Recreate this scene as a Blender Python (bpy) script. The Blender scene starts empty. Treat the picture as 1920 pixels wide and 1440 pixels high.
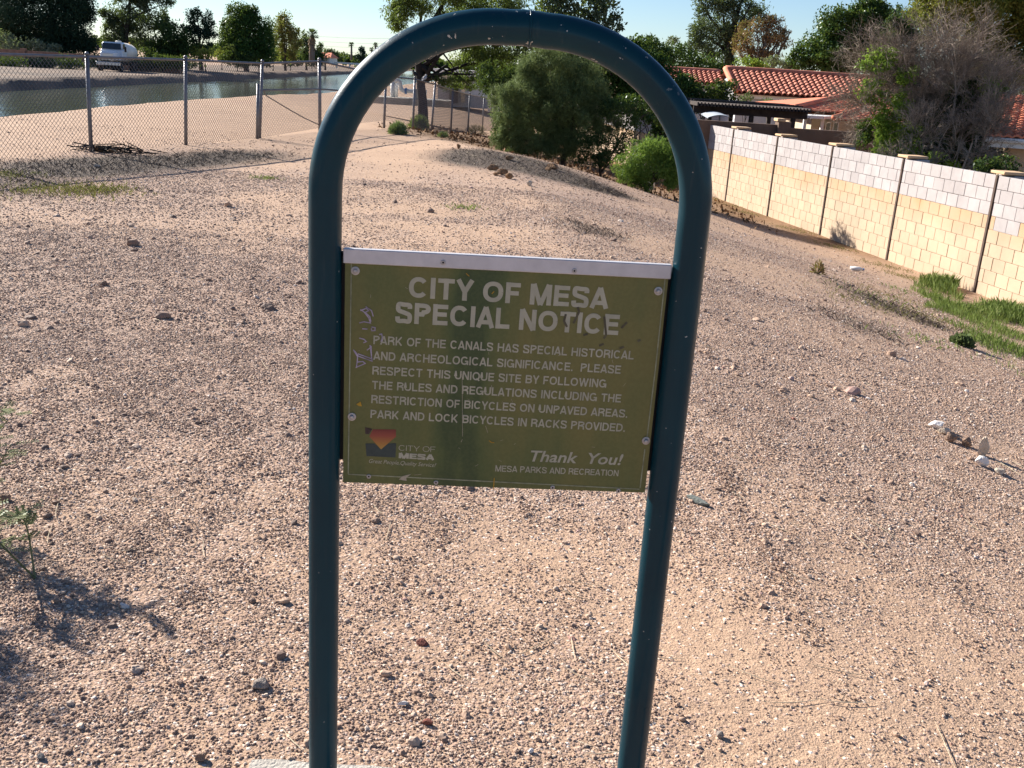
import bpy, math, random
import numpy as np
from math import radians, sin, cos, pi
from mathutils import Matrix

scene = bpy.context.scene
COL = scene.collection
# ------------------------------------------------------------------ camera
FPX, CX, CY, CH = 1865.0, 960.0, 720.0, 1.55
_d = np.array([-374., -5910., -FPX]); _d /= np.linalg.norm(_d)
_Z = -_d
_F = np.array([0, 0, -1.]); _Y = _F - _F.dot(_Z) * _Z; _Y /= np.linalg.norm(_Y)
_X = np.cross(_Y, _Z)
ROT = np.array([_X, _Y, _Z])
EYE = np.array([0, 0, CH])
cam_d = bpy.data.cameras.new('camera')
cam = bpy.data.objects.new('camera', cam_d)
COL.objects.link(cam)
cam_d.sensor_width = 36.0
cam_d.lens = FPX / 1920.0 * 36.0
cam_d.clip_start = 0.05
cam_d.clip_end = 5000
mw = Matrix.Identity(4)
for i in range(3):
    for j in range(3):
        mw[i][j] = ROT[i, j]
    mw[i][3] = EYE[i]
cam.matrix_world = mw
scene.camera = cam

# ------------------------------------------------------------------ light
SUN_EL = radians(27.0)
SUN_AZ = math.atan2(-0.78, 0.626)          # from +Y, clockwise positive
SUN_DIR = np.array([sin(SUN_AZ) * cos(SUN_EL), cos(SUN_AZ) * cos(SUN_EL), sin(SUN_EL)])
w = bpy.data.worlds.new('World'); scene.world = w; w.use_nodes = True
nt = w.node_tree
bg = nt.nodes['Background']
sky = nt.nodes.new('ShaderNodeTexSky'); sky.sky_type = 'NISHITA'
sky.sun_disc = False
sky.sun_elevation = SUN_EL
sky.sun_rotation = SUN_AZ
sky.altitude = 400; sky.air_density = 1.0; sky.dust_density = 0.0; sky.ozone_density = 1.6
tint = nt.nodes.new('ShaderNodeMix'); tint.data_type = 'RGBA'; tint.blend_type = 'MULTIPLY'; tint.inputs[0].default_value = 1.0
tint.inputs[7].default_value = (0.77, 0.885, 1.10, 1)      # clear desert air: the sky is bluer than the model's horizon
nt.links.new(sky.outputs[0], tint.inputs[6]); nt.links.new(tint.outputs[2], bg.inputs[0])
bg.inputs[1].default_value = 0.050
sl = bpy.data.lights.new('sun', 'SUN'); so = bpy.data.objects.new('sun', sl); COL.objects.link(so)
sl.energy = 5.0; sl.angle = radians(0.53); sl.color = (1.0, 0.935, 0.85)
from mathutils import Vector
so.rotation_euler = Vector(SUN_DIR).to_track_quat('Z', 'Y').to_euler()
so.location = (-20, 15, 30)
scene.view_settings.view_transform = 'Standard'
scene.view_settings.look = 'None'
scene.view_settings.exposure = 1.33
scene.view_settings.gamma = 1.0
try:
    scene.cycles.max_bounces = 6; scene.cycles.diffuse_bounces = 3; scene.cycles.transparent_max_bounces = 8
except Exception:
    pass

# ------------------------------------------------------------------ picking helpers
def ray(u, v):
    return ROT @ np.array([(u - CX) / FPX, -(v - CY) / FPX, -1.0])
def atY(u, v, Y):
    r = ray(u, v); return EYE + r * (Y / r[1])
def atD(u, v, D):
    return EYE + ray(u, v) * D
def mpp(Y):
    return Y / FPX / 0.955      # metres per photo pixel near depth Y

# ------------------------------------------------------------------ noise
def _hash(ix, iy, s):
    n = (ix.astype(np.int64) * 374761393 + iy.astype(np.int64) * 668265263 + s * 1442695041) & 0x7fffffff
    n = ((n ^ (n >> 13)) * 1274126177) & 0x7fffffff
    n = n ^ (n >> 16)
    return (n & 0xffff) / 65535.0
def vnoise(x, y, s=0):
    x = np.asarray(x, float); y = np.asarray(y, float)
    ix = np.floor(x); iy = np.floor(y); fx = x - ix; fy = y - iy
    fx = fx * fx * (3 - 2 * fx); fy = fy * fy * (3 - 2 * fy)
    a = _hash(ix, iy, s); b = _hash(ix + 1, iy, s); c = _hash(ix, iy + 1, s); e = _hash(ix + 1, iy + 1, s)
    return (a * (1 - fx) + b * fx) * (1 - fy) + (c * (1 - fx) + e * fx) * fy
def fbm(x, y, s=0, o=4):
    t = 0; a = 0.5; tot = 0
    for k in range(o):
        t = t + a * vnoise(np.asarray(x) * 2 ** k, np.asarray(y) * 2 ** k, s + k * 17); tot += a; a *= 0.5
    return t / tot
def sstep(a, b, x):
    t = np.clip((x - a) / (b - a), 0, 1); return t * t * (3 - 2 * t)

WATER_Z = -1.6
def wall_x(y):
    return 7.19 - 0.1915 * (y - 15.54)
def far_x(y):
    return -29.0 - 0.055 * y
def zg(x, y, detail=True):
    x = np.asarray(x, float); y = np.asarray(y, float)
    yc = np.clip(y, 2, 50)
    xw = wall_x(np.clip(y, -20, 55)) - 0.2
    xa = np.interp(yc, [2, 6, 15, 20, 25, 29.5, 34, 39, 43, 50], [1.0, .8, 0, -1, -3, -5.5, -7.5, -9.8, -11.7, -13])
    t = np.clip((x - xa) / np.maximum(xw - xa, .5), 0, 1)
    z = -1.33 * (0.6 * t + 0.4 * t * t * (3 - 2 * t))
    z = z + 0.10 * np.exp(-((x - 0.2) / 2.2) ** 2 - ((y - 19.5) / 1.6) ** 2)
    # canal
    jag = 0.25 * (fbm(y * .35, x * 0 + 3, 5, 3) - .5)
    d = -10.9 + jag - x
    z = z - np.clip(d * 0.75, 0, 2.7)
    fx = far_x(y) + 0.5 * (fbm(y * .12, x * 0, 8, 3) - .5)
    up = np.clip((fx + 1.2 - x) * 0.9, 0, None)
    bot = np.maximum(z, -2.7)
    farz = -0.92 + 0.15 * (fbm(x * .1, y * .1, 4, 3) - .5)
    z = np.where(d > 3, np.minimum(np.maximum(bot, -2.7 + up), np.where(x < fx + 1.2, farz, z)), z)
    if detail:
        near = np.exp(-np.maximum(np.hypot(x, y) - 5, 0) / 18.)
        z = z + near * (0.05 * (fbm(x * .5, y * .5, 1, 3) - .5) + 0.03 * (fbm(x * 2.2, y * 2.2, 2, 3) - .5))
        z = z + 0.10 * (fbm(x * .18, y * .18, 3, 3) - .5) * sstep(4, 14, np.hypot(x, y)) * (d < 0)
    return z
def zat(x, y):
    return float(zg(np.array([x]), np.array([y]))[0])
_ts = np.concatenate([np.arange(1.6, 12, .01), np.arange(12, 120, .05)])
def gnd(u, v):
    r = ray(u, v); P = EYE[None] + _ts[:, None] * r[None]
    h = P[:, 2] - zg(P[:, 0], P[:, 1])
    k = np.argmax(h < 0)
    if h[k] >= 0: k = len(_ts) - 1
    a, b = h[k - 1], h[k]
    t = _ts[k - 1] + (_ts[k] - _ts[k - 1]) * (a / (a - b) if a != b else 0)
    p = EYE + r * t; p[2] = zat(p[0], p[1]); return p

# ------------------------------------------------------------------ mesh helpers
def origin(o):
    p = np.zeros(3)
    while o is not None:
        p += np.array(o.location); o = o.parent
    return p
def build(name, pieces, mat, parent=None, smooth=False, loc=None, mats=None):
    """pieces: list of (V, [F arrays]) in world coordinates -> one mesh object"""
    Vs, groups, off = [], {}, 0
    midx = {}
    for pc in pieces:
        V, Fl = pc[0], pc[1]; mi = pc[2] if len(pc) > 2 else 0
        V = np.asarray(V, float).reshape(-1, 3)
        for F in Fl:
            F = np.asarray(F, np.int64)
            if F.ndim == 1: F = F[None]
            groups.setdefault(F.shape[1], []).append(F + off)
            midx.setdefault(F.shape[1], []).append(np.full(len(F), mi))
        Vs.append(V); off += len(V)
    V = np.concatenate(Vs)
    base = origin(parent) if parent is not None else np.zeros(3)
    if parent is None and loc is not None: base = np.array(loc, float)
    V = V - base
    me = bpy.data.meshes.new(name)
    me.vertices.add(len(V)); me.vertices.foreach_set('co', V.astype(np.float32).ravel())
    loops, starts, tot, p, mis = [], [], [], 0, []
    for k in groups:
        F = np.concatenate(groups[k]); loops.append(F.ravel())
        starts.append(p + np.arange(len(F)) * k); tot.append(np.full(len(F), k)); p += F.size
        mis.append(np.concatenate(midx[k]))
    loops = np.concatenate(loops); starts = np.concatenate(starts); tot = np.concatenate(tot); mis = np.concatenate(mis)
    me.loops.add(len(loops)); me.loops.foreach_set('vertex_index', loops.astype(np.int32))
    me.polygons.add(len(starts)); me.polygons.foreach_set('loop_start', starts.astype(np.int32))
    me.polygons.foreach_set('loop_total', tot.astype(np.int32))
    me.polygons.foreach_set('use_smooth', np.full(len(starts), smooth))
    if mats:
        for m in mats: me.materials.append(m)
        me.polygons.foreach_set('material_index', mis.astype(np.int32))
    elif mat: me.materials.append(mat)
    me.update(calc_edges=True)
    o = bpy.data.objects.new(name, me); COL.objects.link(o)
    if parent is not None: o.parent = parent
    elif loc is not None: o.location = loc
    return o
def tag(o, label=None, cat=None, group=None, kind=None):
    if label: o['label'] = label
    if cat: o['category'] = cat
    if group: o['group'] = group
    if kind: o['kind'] = kind
    return o
def thing(name, label, cat, loc, group=None):
    o = bpy.data.objects.new(name, None); COL.objects.link(o); o.location = [float(a) for a in loc]
    o.empty_display_size = .2
    return tag(o, label, cat, group)
BOXF = np.array([[0, 3, 2, 1], [4, 5, 6, 7], [0, 1, 5, 4], [1, 2, 6, 5], [2, 3, 7, 6], [3, 0, 4, 7]])
def box(c, s, ax=None):
    """c centre, s full sizes, ax: 3x3 rows = local axes"""
    c = np.array(c, float); s = np.array(s, float) / 2
    L = np.array([[-1, -1, -1], [1, -1, -1], [1, 1, -1], [-1, 1, -1], [-1, -1, 1], [1, -1, 1], [1, 1, 1], [-1, 1, 1]]) * s
    if ax is not None: L = L @ np.asarray(ax)
    return (L + c, [BOXF])
def bbox(c, s, b, ax=None):
    """box with chamfered edges"""
    c = np.array(c, float); h = np.array(s, float) / 2; b = min(b, h.min() * .8)
    V = []; idx = {}
    for sx in (-1, 1):
        for sy in (-1, 1):
            for sz in (-1, 1):
                for k in range(3):
                    p = np.array([sx, sy, sz]) * (h - b); p[k] = (sx, sy, sz)[k] * h[k]
                    idx[(sx, sy, sz, k)] = len(V); V.append(p)
    q, t = [], []
    for k in range(3):
        a, e = [(1, 2), (2, 0), (0, 1)][k]
        for sg in (-1, 1):
            f = []
            for sa, se in ((-1, -1), (1, -1), (1, 1), (-1, 1)):
                s_ = [0, 0, 0]; s_[k] = sg; s_[a] = sa; s_[e] = se; f.append(idx[(*s_, k)])
            q.append(f if sg > 0 else f[::-1])
        for sa in (-1, 1):
            for se in (-1, 1):
                s0 = [0, 0, 0]; s1 = [0, 0, 0]; s0[k] = -1; s1[k] = 1
                for s_ in (s0, s1): s_[a] = sa; s_[e] = se
                f = [idx[(*s0, a)], idx[(*s1, a)], idx[(*s1, e)], idx[(*s0, e)]]
                q.append(f if sa * se > 0 else f[::-1])
    for sx in (-1, 1):
        for sy in (-1, 1):
            for sz in (-1, 1):
                f = [idx[(sx, sy, sz, k)] for k in range(3)]
                t.append(f if sx * sy * sz > 0 else f[::-1])
    V = np.array(V)
    if ax is not None: V = V @ np.asarray(ax)
    return (V + c, [np.array(q), np.array(t)])
def frames(P):
    P = np.asarray(P, float); T = np.gradient(P, axis=0); T /= np.linalg.norm(T, axis=1)[:, None] + 1e-12
    N = np.zeros_like(P); a = np.array([0, 0, 1.]) if abs(T[0, 2]) < .9 else np.array([1., 0, 0])
    n = np.cross(T[0], a); n /= np.linalg.norm(n)
    for i in range(len(P)):
        n = n - n.dot(T[i]) * T[i]; n /= np.linalg.norm(n); N[i] = n
    return T, N, np.cross(T, N)
def tube(P, r, n=8, cap=True):
    P = np.asarray(P, float); m = len(P); r = np.broadcast_to(np.asarray(r, float), (m,))
    T, N, B = frames(P); a = np.arange(n) / n * 2 * pi
    V = P[:, None] + r[:, None, None] * (np.cos(a)[None, :, None] * N[:, None] + np.sin(a)[None, :, None] * B[:, None])
    i = np.arange(m - 1)[:, None] * n; j = np.arange(n)[None]; j2 = (j + 1) % n
    F = np.stack([i + j, i + j2, i + n + j2, i + n + j], -1).reshape(-1, 4)
    Fl = [F]
    if cap:
        Fl.append(np.array([np.arange(n)[::-1]])); Fl.append(np.array([np.arange(n) + (m - 1) * n]))
    return (V.reshape(-1, 3), Fl)
def segs(A, B, ra, rb, n=3):
    """many frusta at once"""
    A = np.asarray(A, float); B = np.asarray(B, float); m = len(A)
    T = B - A; T /= np.linalg.norm(T, axis=1)[:, None] + 1e-9
    ref = np.where(np.abs(T[:, 2:3]) < .9, np.array([[0, 0, 1.]]), np.array([[1., 0, 0]]))
    N = np.cross(T, ref); N /= np.linalg.norm(N, axis=1)[:, None]; Bn = np.cross(T, N)
    a = np.arange(n) / n * 2 * pi
    ring = np.cos(a)[None, :, None] * N[:, None] + np.sin(a)[None, :, None] * Bn[:, None]
    ra = np.broadcast_to(ra, (m,)); rb = np.broadcast_to(rb, (m,))
    V = np.concatenate([A[:, None] + ra[:, None, None] * ring, B[:, None] + rb[:, None, None] * ring], 1)
    o = np.arange(m)[:, None, None] * 2 * n; j = np.arange(n)[None, :]; j2 = (j + 1) % n
    F = (o + np.stack([j, j2, j2 + n, j + n], -1)).reshape(-1, 4)
    return (V.reshape(-1, 3), [F])
def lathe(prof, c, axis=(0, 0, 1), n=16):
    """prof: list of (r, h); closed ends at r=0"""
    axis = np.array(axis, float); axis /= np.linalg.norm(axis)
    ref = np.array([0, 0, 1.]) if abs(axis[2]) < .9 else np.array([1., 0, 0])
    N = np.cross(axis, ref); N /= np.linalg.norm(N); B = np.cross(axis, N)
    a = np.arange(n) / n * 2 * pi; m = len(prof)
    V = np.array([[np.array(c) + h * axis + r * (cos(t) * N + sin(t) * B) for t in a] for r, h in prof]).reshape(-1, 3)
    i = np.arange(m - 1)[:, None] * n; j = np.arange(n)[None]; j2 = (j + 1) % n
    F = np.stack([i + j, i + j2, i + n + j2, i + n + j], -1).reshape(-1, 4)
    return (V, [F, np.array([np.arange(n)[::-1]]), np.array([np.arange(n) + (m - 1) * n])])
def ico(sub=2):
    t = (1 + 5 ** .5) / 2
    V = [(-1, t, 0), (1, t, 0), (-1, -t, 0), (1, -t, 0), (0, -1, t), (0, 1, t), (0, -1, -t), (0, 1, -t), (t, 0, -1), (t, 0, 1), (-t, 0, -1), (-t, 0, 1)]
    F = [(0, 11, 5), (0, 5, 1), (0, 1, 7), (0, 7, 10), (0, 10, 11), (1, 5, 9), (5, 11, 4), (11, 10, 2), (10, 7, 6), (7, 1, 8), (3, 9, 4), (3, 4, 2), (3, 2, 6), (3, 6, 8), (3, 8, 9), (4, 9, 5), (2, 4, 11), (6, 2, 10), (8, 6, 7), (9, 8, 1)]
    V = [np.array(v) / np.linalg.norm(v) for v in V]
    for _ in range(sub):
        mid = {}; F2 = []
        def m(a, b):
            k = (min(a, b), max(a, b))
            if k not in mid:
                v = V[a] + V[b]; V.append(v / np.linalg.norm(v)); mid[k] = len(V) - 1
            return mid[k]
        for a, b, c in F:
            x, y, z = m(a, b), m(b, c), m(c, a); F2 += [(a, x, z), (b, y, x), (c, z, y), (x, y, z)]
        F = F2
    return np.array(V), np.array(F)
ICO2 = ico(2); ICO3 = ico(3)
def rockp(c, s, seed, rough=.25, rot=0., tilt=0., src=None):
    V, F = (src or ICO2); r = np.random.RandomState(seed)
    V = V.copy()
    for _ in range(11):      # random facet cuts
        d = r.normal(size=3); d /= np.linalg.norm(d); k = .50 + .36 * r.rand()
        ex = np.clip(V @ d - k, 0, None); V -= ex[:, None] * d * .9
    V *= 1 + rough * .35 * (r.rand(len(V), 1) - .5)
    V *= np.array(s) / 2
    ct, st = cos(tilt), sin(tilt); V = V @ np.array([[1, 0, 0], [0, ct, st], [0, -st, ct]])
    cr, sr = cos(rot), sin(rot); V = V @ np.array([[cr, sr, 0], [-sr, cr, 0], [0, 0, 1]])
    return (V + np.array(c), [F])
def quad(a, b, c, d):
    return (np.array([a, b, c, d]), [np.array([[0, 1, 2, 3]])])

# ------------------------------------------------------------------ materials
def _new(name):
    m = bpy.data.materials.new(name); m.use_nodes = True
    nt = m.node_tree; b = nt.nodes['Principled BSDF']; return m, nt, b
def N(nt, t, **kw):
    n = nt.nodes.new(t)
    for k, v in kw.items():
        if k in n.inputs: n.inputs[k].default_value = v
        else: setattr(n, k, v)
    return n
def L(nt, a, b): nt.links.new(a, b)
def ramp(nt, fac, stops):
    r = nt.nodes.new('ShaderNodeValToRGB'); e = r.color_ramp.elements
    while len(e) > 1: e.remove(e[-1])
    e[0].position = stops[0][0]; e[0].color = (*stops[0][1], 1)
    for p, c in stops[1:]:
        x = e.new(p); x.color = (*c, 1)
    L(nt, fac, r.inputs[0]); return r.outputs[0]
def mixc(nt, fac, a, b, mode='MIX'):
    n = nt.nodes.new('ShaderNodeMix'); n.data_type = 'RGBA'; n.blend_type = mode
    for s, v in ((n.inputs[0], fac), (n.inputs[6], a), (n.inputs[7], b)):
        if isinstance(v, (int, float)): s.default_value = v
        elif isinstance(v, tuple): s.default_value = (*v[:3], 1)
        else: L(nt, v, s)
    return n.outputs[2]
def math_(nt, op, a, b=None, clamp=False):
    n = nt.nodes.new('ShaderNodeMath'); n.operation = op; n.use_clamp = clamp
    for i, v in enumerate((a, b)):
        if v is None: continue
        if isinstance(v, (int, float)): n.inputs[i].default_value = v
        else: L(nt, v, n.inputs[i])
    return n.outputs[0]
def MAT(name, col, rough=.85, var=.2, scale=4., bump=0., bscale=60., spec=.3, metal=0., col2=None, isl=0., stretch=None, coat=0.):
    m, nt, b = _new(name)
    tc = N(nt, 'ShaderNodeTexCoord'); vec = tc.outputs['Object']
    if stretch:
        mp = N(nt, 'ShaderNodeMapping'); mp.inputs['Scale'].default_value = stretch; L(nt, vec, mp.inputs[0]); vec = mp.outputs[0]
    no = N(nt, 'ShaderNodeTexNoise', Scale=scale, Detail=6.); no.inputs['Roughness'].default_value = .65; L(nt, vec, no.inputs['Vector'])
    c2 = col2 or tuple(c * (1 - var * 1.6) for c in col)
    c1 = tuple(min(1, c * (1 + var * .5)) for c in col) if not col2 else col
    out = ramp(nt, no.outputs[0], [(.32, c2), (.68, c1)])
    if isl:
        g = N(nt, 'ShaderNodeNewGeometry')
        k = math_(nt, 'ADD', math_(nt, 'MULTIPLY', g.outputs['Random Per Island'], isl * 2), 1 - isl)
        h = N(nt, 'ShaderNodeHueSaturation'); L(nt, out, h.inputs['Color']); L(nt, k, h.inputs['Value']); out = h.outputs[0]
    L(nt, out, b.inputs['Base Color'])
    b.inputs['Roughness'].default_value = rough; b.inputs['Metallic'].default_value = metal
    b.inputs['Specular IOR Level'].default_value = spec; b.inputs['Coat Weight'].default_value = coat
    if bump:
        n2 = N(nt, 'ShaderNodeTexNoise', Scale=bscale, Detail=5.); L(nt, vec, n2.inputs['Vector'])
        bp = N(nt, 'ShaderNodeBump', Strength=bump, Distance=.02); L(nt, n2.outputs[0], bp.inputs['Height']); L(nt, bp.outputs[0], b.inputs['Normal'])
    return m
def LEAF(name, c1, c2, trans=.35, gloss=.006, c3=None, tint=(.30, .42, .06), tk=.6):
    m = bpy.data.materials.new(name); m.use_nodes = True; nt = m.node_tree; nt.nodes.clear()
    g = N(nt, 'ShaderNodeNewGeometry')
    tc = N(nt, 'ShaderNodeTexCoord'); no = N(nt, 'ShaderNodeTexNoise', Scale=.9, Detail=2.); L(nt, tc.outputs['Object'], no.inputs['Vector'])
    f = math_(nt, 'ADD', math_(nt, 'MULTIPLY', g.outputs['Random Per Island'], .6), math_(nt, 'MULTIPLY', math_(nt, 'SUBTRACT', no.outputs[0], .3), .9), True)
    st = [(0., c1), (.7, c2)] + ([(.95, c3)] if c3 else [])
    c = ramp(nt, f, st)
    d = N(nt, 'ShaderNodeBsdfDiffuse'); L(nt, c, d.inputs[0])
    t = N(nt, 'ShaderNodeBsdfTranslucent'); L(nt, mixc(nt, tk, c, tint, 'MIX') if trans > .2 else c, t.inputs[0])
    x = N(nt, 'ShaderNodeMixShader'); x.inputs[0].default_value = trans * .6; L(nt, d.outputs[0], x.inputs[1]); L(nt, t.outputs[0], x.inputs[2])
    gl = N(nt, 'ShaderNodeBsdfGlossy'); gl.inputs['Roughness'].default_value = .45; gl.inputs[0].default_value = (.8, .85, .8, 1)
    y = N(nt, 'ShaderNodeMixShader'); fr = N(nt, 'ShaderNodeFresnel'); fr.inputs[0].default_value = 1.35
    L(nt, math_(nt, 'MULTIPLY', fr.outputs[0], gloss * 4, True), y.inputs[0]); L(nt, x.outputs[0], y.inputs[1]); L(nt, gl.outputs[0], y.inputs[2])
    o = N(nt, 'ShaderNodeOutputMaterial'); L(nt, y.outputs[0], o.inputs[0])
    return m

M = {}
M['bark'] = MAT('bark', (.07, .055, .045), .95, .4, 8, .6, 30)
M['bark_dark'] = MAT('bark_dark', (.03, .024, .02), .95, .4, 8, .6, 30)
M['bark_grey'] = MAT('bark_grey', (.20, .17, .15), .95, .3, 8, .4, 30)
M['twig'] = MAT('dead_twig', (.34, .275, .215), .9, .35, 3., isl=.4)
M['l_dark'] = LEAF('leaf_dark_green', (.012, .028, .016), (.05, .085, .03), .25)
M['l_pine'] = LEAF('leaf_pine', (.012, .026, .020), (.035, .065, .038), .15)
M['l_euc'] = LEAF('leaf_eucalyptus', (.035, .055, .035), (.10, .125, .075), .3)
M['l_ficus'] = LEAF('leaf_glossy_green', (.014, .035, .012), (.055, .11, .03), .25, .015)
M['l_yellow'] = LEAF('leaf_yellow_green', (.07, .09, .02), (.24, .22, .05), .5)
M['l_goldtop'] = LEAF('leaf_turning', (.06, .075, .03), (.26, .20, .07), .4)
M['l_feather'] = LEAF('leaf_feathery', (.045, .075, .03), (.15, .20, .08), .45, tint=(.28, .34, .12), tk=.45)
M['l_bright'] = LEAF('leaf_bright', (.05, .10, .02), (.16, .26, .06), .5)
M['l_mesq'] = LEAF('leaf_mesquite', (.03, .05, .02), (.11, .14, .05), .5)
M['l_sage'] = LEAF('leaf_sage', (.08, .115, .055), (.20, .26, .14), .4)
M['l_brown'] = LEAF('leaf_dried', (.12, .06, .03), (.34, .20, .11), .35)
M['l_pale'] = LEAF('leaf_pale', (.07, .09, .06), (.24, .26, .18), .35)
M['l_palm'] = LEAF('leaf_palm', (.04, .06, .03), (.13, .16, .08), .3)
M['l_vine'] = LEAF('leaf_vine', (.05, .11, .015), (.20, .30, .05), .5)
M['l_seed'] = LEAF('leaf_seedling', (.10, .115, .06), (.22, .23, .13), .3)
M['l_grass'] = LEAF('grass_green', (.10, .15, .045), (.25, .31, .11), .45, .006, (.36, .34, .16))
M['l_grassdry'] = LEAF('grass_dry', (.15, .13, .055), (.32, .27, .13), .3)
M['thatch'] = MAT('thatch', (.28, .19, .11), .95, .3, 5)
M['litter'] = MAT('leaf_litter', (.24, .14, .07), .95, .4, 5, isl=.5)
M['straw'] = MAT('straw', (.55, .46, .32), .9, .2, 5, isl=.3)
M['galv'] = MAT('galvanised_steel', (.20, .20, .215), .5, .15, 8, metal=.6)
M['wire'] = MAT('fence_wire', (.16, .16, .17), .55, .1, 4, metal=.5)
M['block_tan'] = MAT('block_tan', (.50, .38, .265), .95, .10, 1.2, .35, 90, isl=.06)
_m = M['block_tan']; _nt = _m.node_tree; _b = _nt.nodes['Principled BSDF']; _src = _b.inputs['Base Color'].links[0].from_socket
_tc = N(_nt, 'ShaderNodeTexCoord'); _sx = N(_nt, 'ShaderNodeSeparateXYZ'); L(_nt, _tc.outputs['Object'], _sx.inputs[0])
_n = N(_nt, 'ShaderNodeTexNoise', Scale=1.7, Detail=5.); L(_nt, _tc.outputs['Object'], _n.inputs['Vector'])
_f = math_(_nt, 'MULTIPLY', math_(_nt, 'MULTIPLY', math_(_nt, 'SUBTRACT', _sx.outputs[2], .78), 2.2, True), math_(_nt, 'MULTIPLY', math_(_nt, 'SUBTRACT', _n.outputs[0], .25), 1.9, True))
L(_nt, mixc(_nt, _f, _src, (.45, .26, .12)), _b.inputs['Base Color'])     # older orange coat left under the added courses
M['block_grey'] = MAT('block_grey', (.41, .375, .365), .95, .10, 2.5, .35, 90, isl=.07)
M['mortar'] = MAT('mortar', (.50, .39, .28), .95, .15, 6)
M['joint'] = MAT('rusty_post', (.10, .065, .05), .8, .3, 6)
M['cap'] = MAT('cap_stone', (.62, .42, .25), .95, .15, 6, .3, 60)
M['concrete'] = MAT('concrete', (.46, .42, .36), .95, .2, 6, .4, 120)
M['brickwall'] = MAT('reddish_wall', (.30, .17, .12), .95, .2, 3)
M['brownwall'] = MAT('brown_wall', (.17, .115, .085), .95, .15, 3, .3, 60)
M['stucco'] = MAT('stucco_beige', (.55, .45, .32), .95, .08, 3, .3, 120)
M['stucco_white'] = MAT('stucco_white', (.74, .71, .66), .95, .06, 3, .2, 120)
M['stucco_grey'] = MAT('stucco_grey', (.48, .48, .49), .95, .08, 3, .2, 120)
M['tile_red'] = MAT('barrel_tile', (.51, .19, .125), .85, .25, 2.0, isl=.18)
M['tile_orange'] = MAT('flat_tile', (.68, .23, .13), .85, .15, 2.5, isl=.15)
M['trim'] = MAT('white_trim', (.75, .74, .70), .7, .05, 4)
M['dark_wood'] = MAT('dark_wood', (.055, .04, .034), .8, .3, 5)
M['glass'] = MAT('dark_glass', (.02, .025, .03), .08, .1, 3, spec=.6)
M['pipe_white'] = MAT('pipe_white', (.76, .75, .72), .5, .06, 4)
M['pipe_blue'] = MAT('pipe_blue', (.10, .22, .45), .5, .1, 4)
M['truck_white'] = MAT('truck_white', (.62, .66, .72), .35, .05, 2, spec=.5)
M['tank'] = MAT('tank_cream', (.74, .70, .62), .45, .08, 2)
M['rubber'] = MAT('rubber', (.02, .02, .02), .9, .2, 8)
M['chrome'] = MAT('chrome', (.5, .5, .52), .3, .05, 4, metal=.9)
M['amber'] = MAT('amber', (.8, .42, .04), .4, .05, 4)
M['lamp_glass'] = MAT('headlight', (.7, .7, .68), .2, .05, 4)
M['alu'] = MAT('aluminium_strip', (.56, .545, .56), .55, .08, 30, metal=.25, stretch=(1, 1, 1))
M['bolt'] = MAT('zinc_bolt', (.42, .41, .41), .45, .1, 40, metal=.6)
M['black'] = MAT('black_steel', (.012, .013, .016), .6, .2, 10)
M['bird'] = MAT('bird_dark', (.03, .026, .024), .8, .3, 30)
M['bird_pale'] = MAT('bird_pale', (.42, .40, .39), .8, .2, 30)

# ================================================================== SETTING
DEAD = []
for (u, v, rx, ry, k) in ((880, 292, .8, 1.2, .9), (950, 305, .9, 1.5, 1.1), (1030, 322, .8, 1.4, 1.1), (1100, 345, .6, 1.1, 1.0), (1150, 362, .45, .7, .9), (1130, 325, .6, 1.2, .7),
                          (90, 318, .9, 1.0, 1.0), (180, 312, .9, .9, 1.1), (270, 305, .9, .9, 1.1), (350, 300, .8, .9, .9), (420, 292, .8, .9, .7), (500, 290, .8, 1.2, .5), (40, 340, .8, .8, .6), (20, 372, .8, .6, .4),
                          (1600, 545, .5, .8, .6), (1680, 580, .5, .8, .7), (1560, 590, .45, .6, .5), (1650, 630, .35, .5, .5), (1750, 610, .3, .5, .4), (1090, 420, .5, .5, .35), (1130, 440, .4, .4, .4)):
    _p = gnd(u, v); DEAD.append((_p[0], _p[1], rx, ry, k * (.85 if u < 600 else .72 if u > 1400 else 1)))
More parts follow.
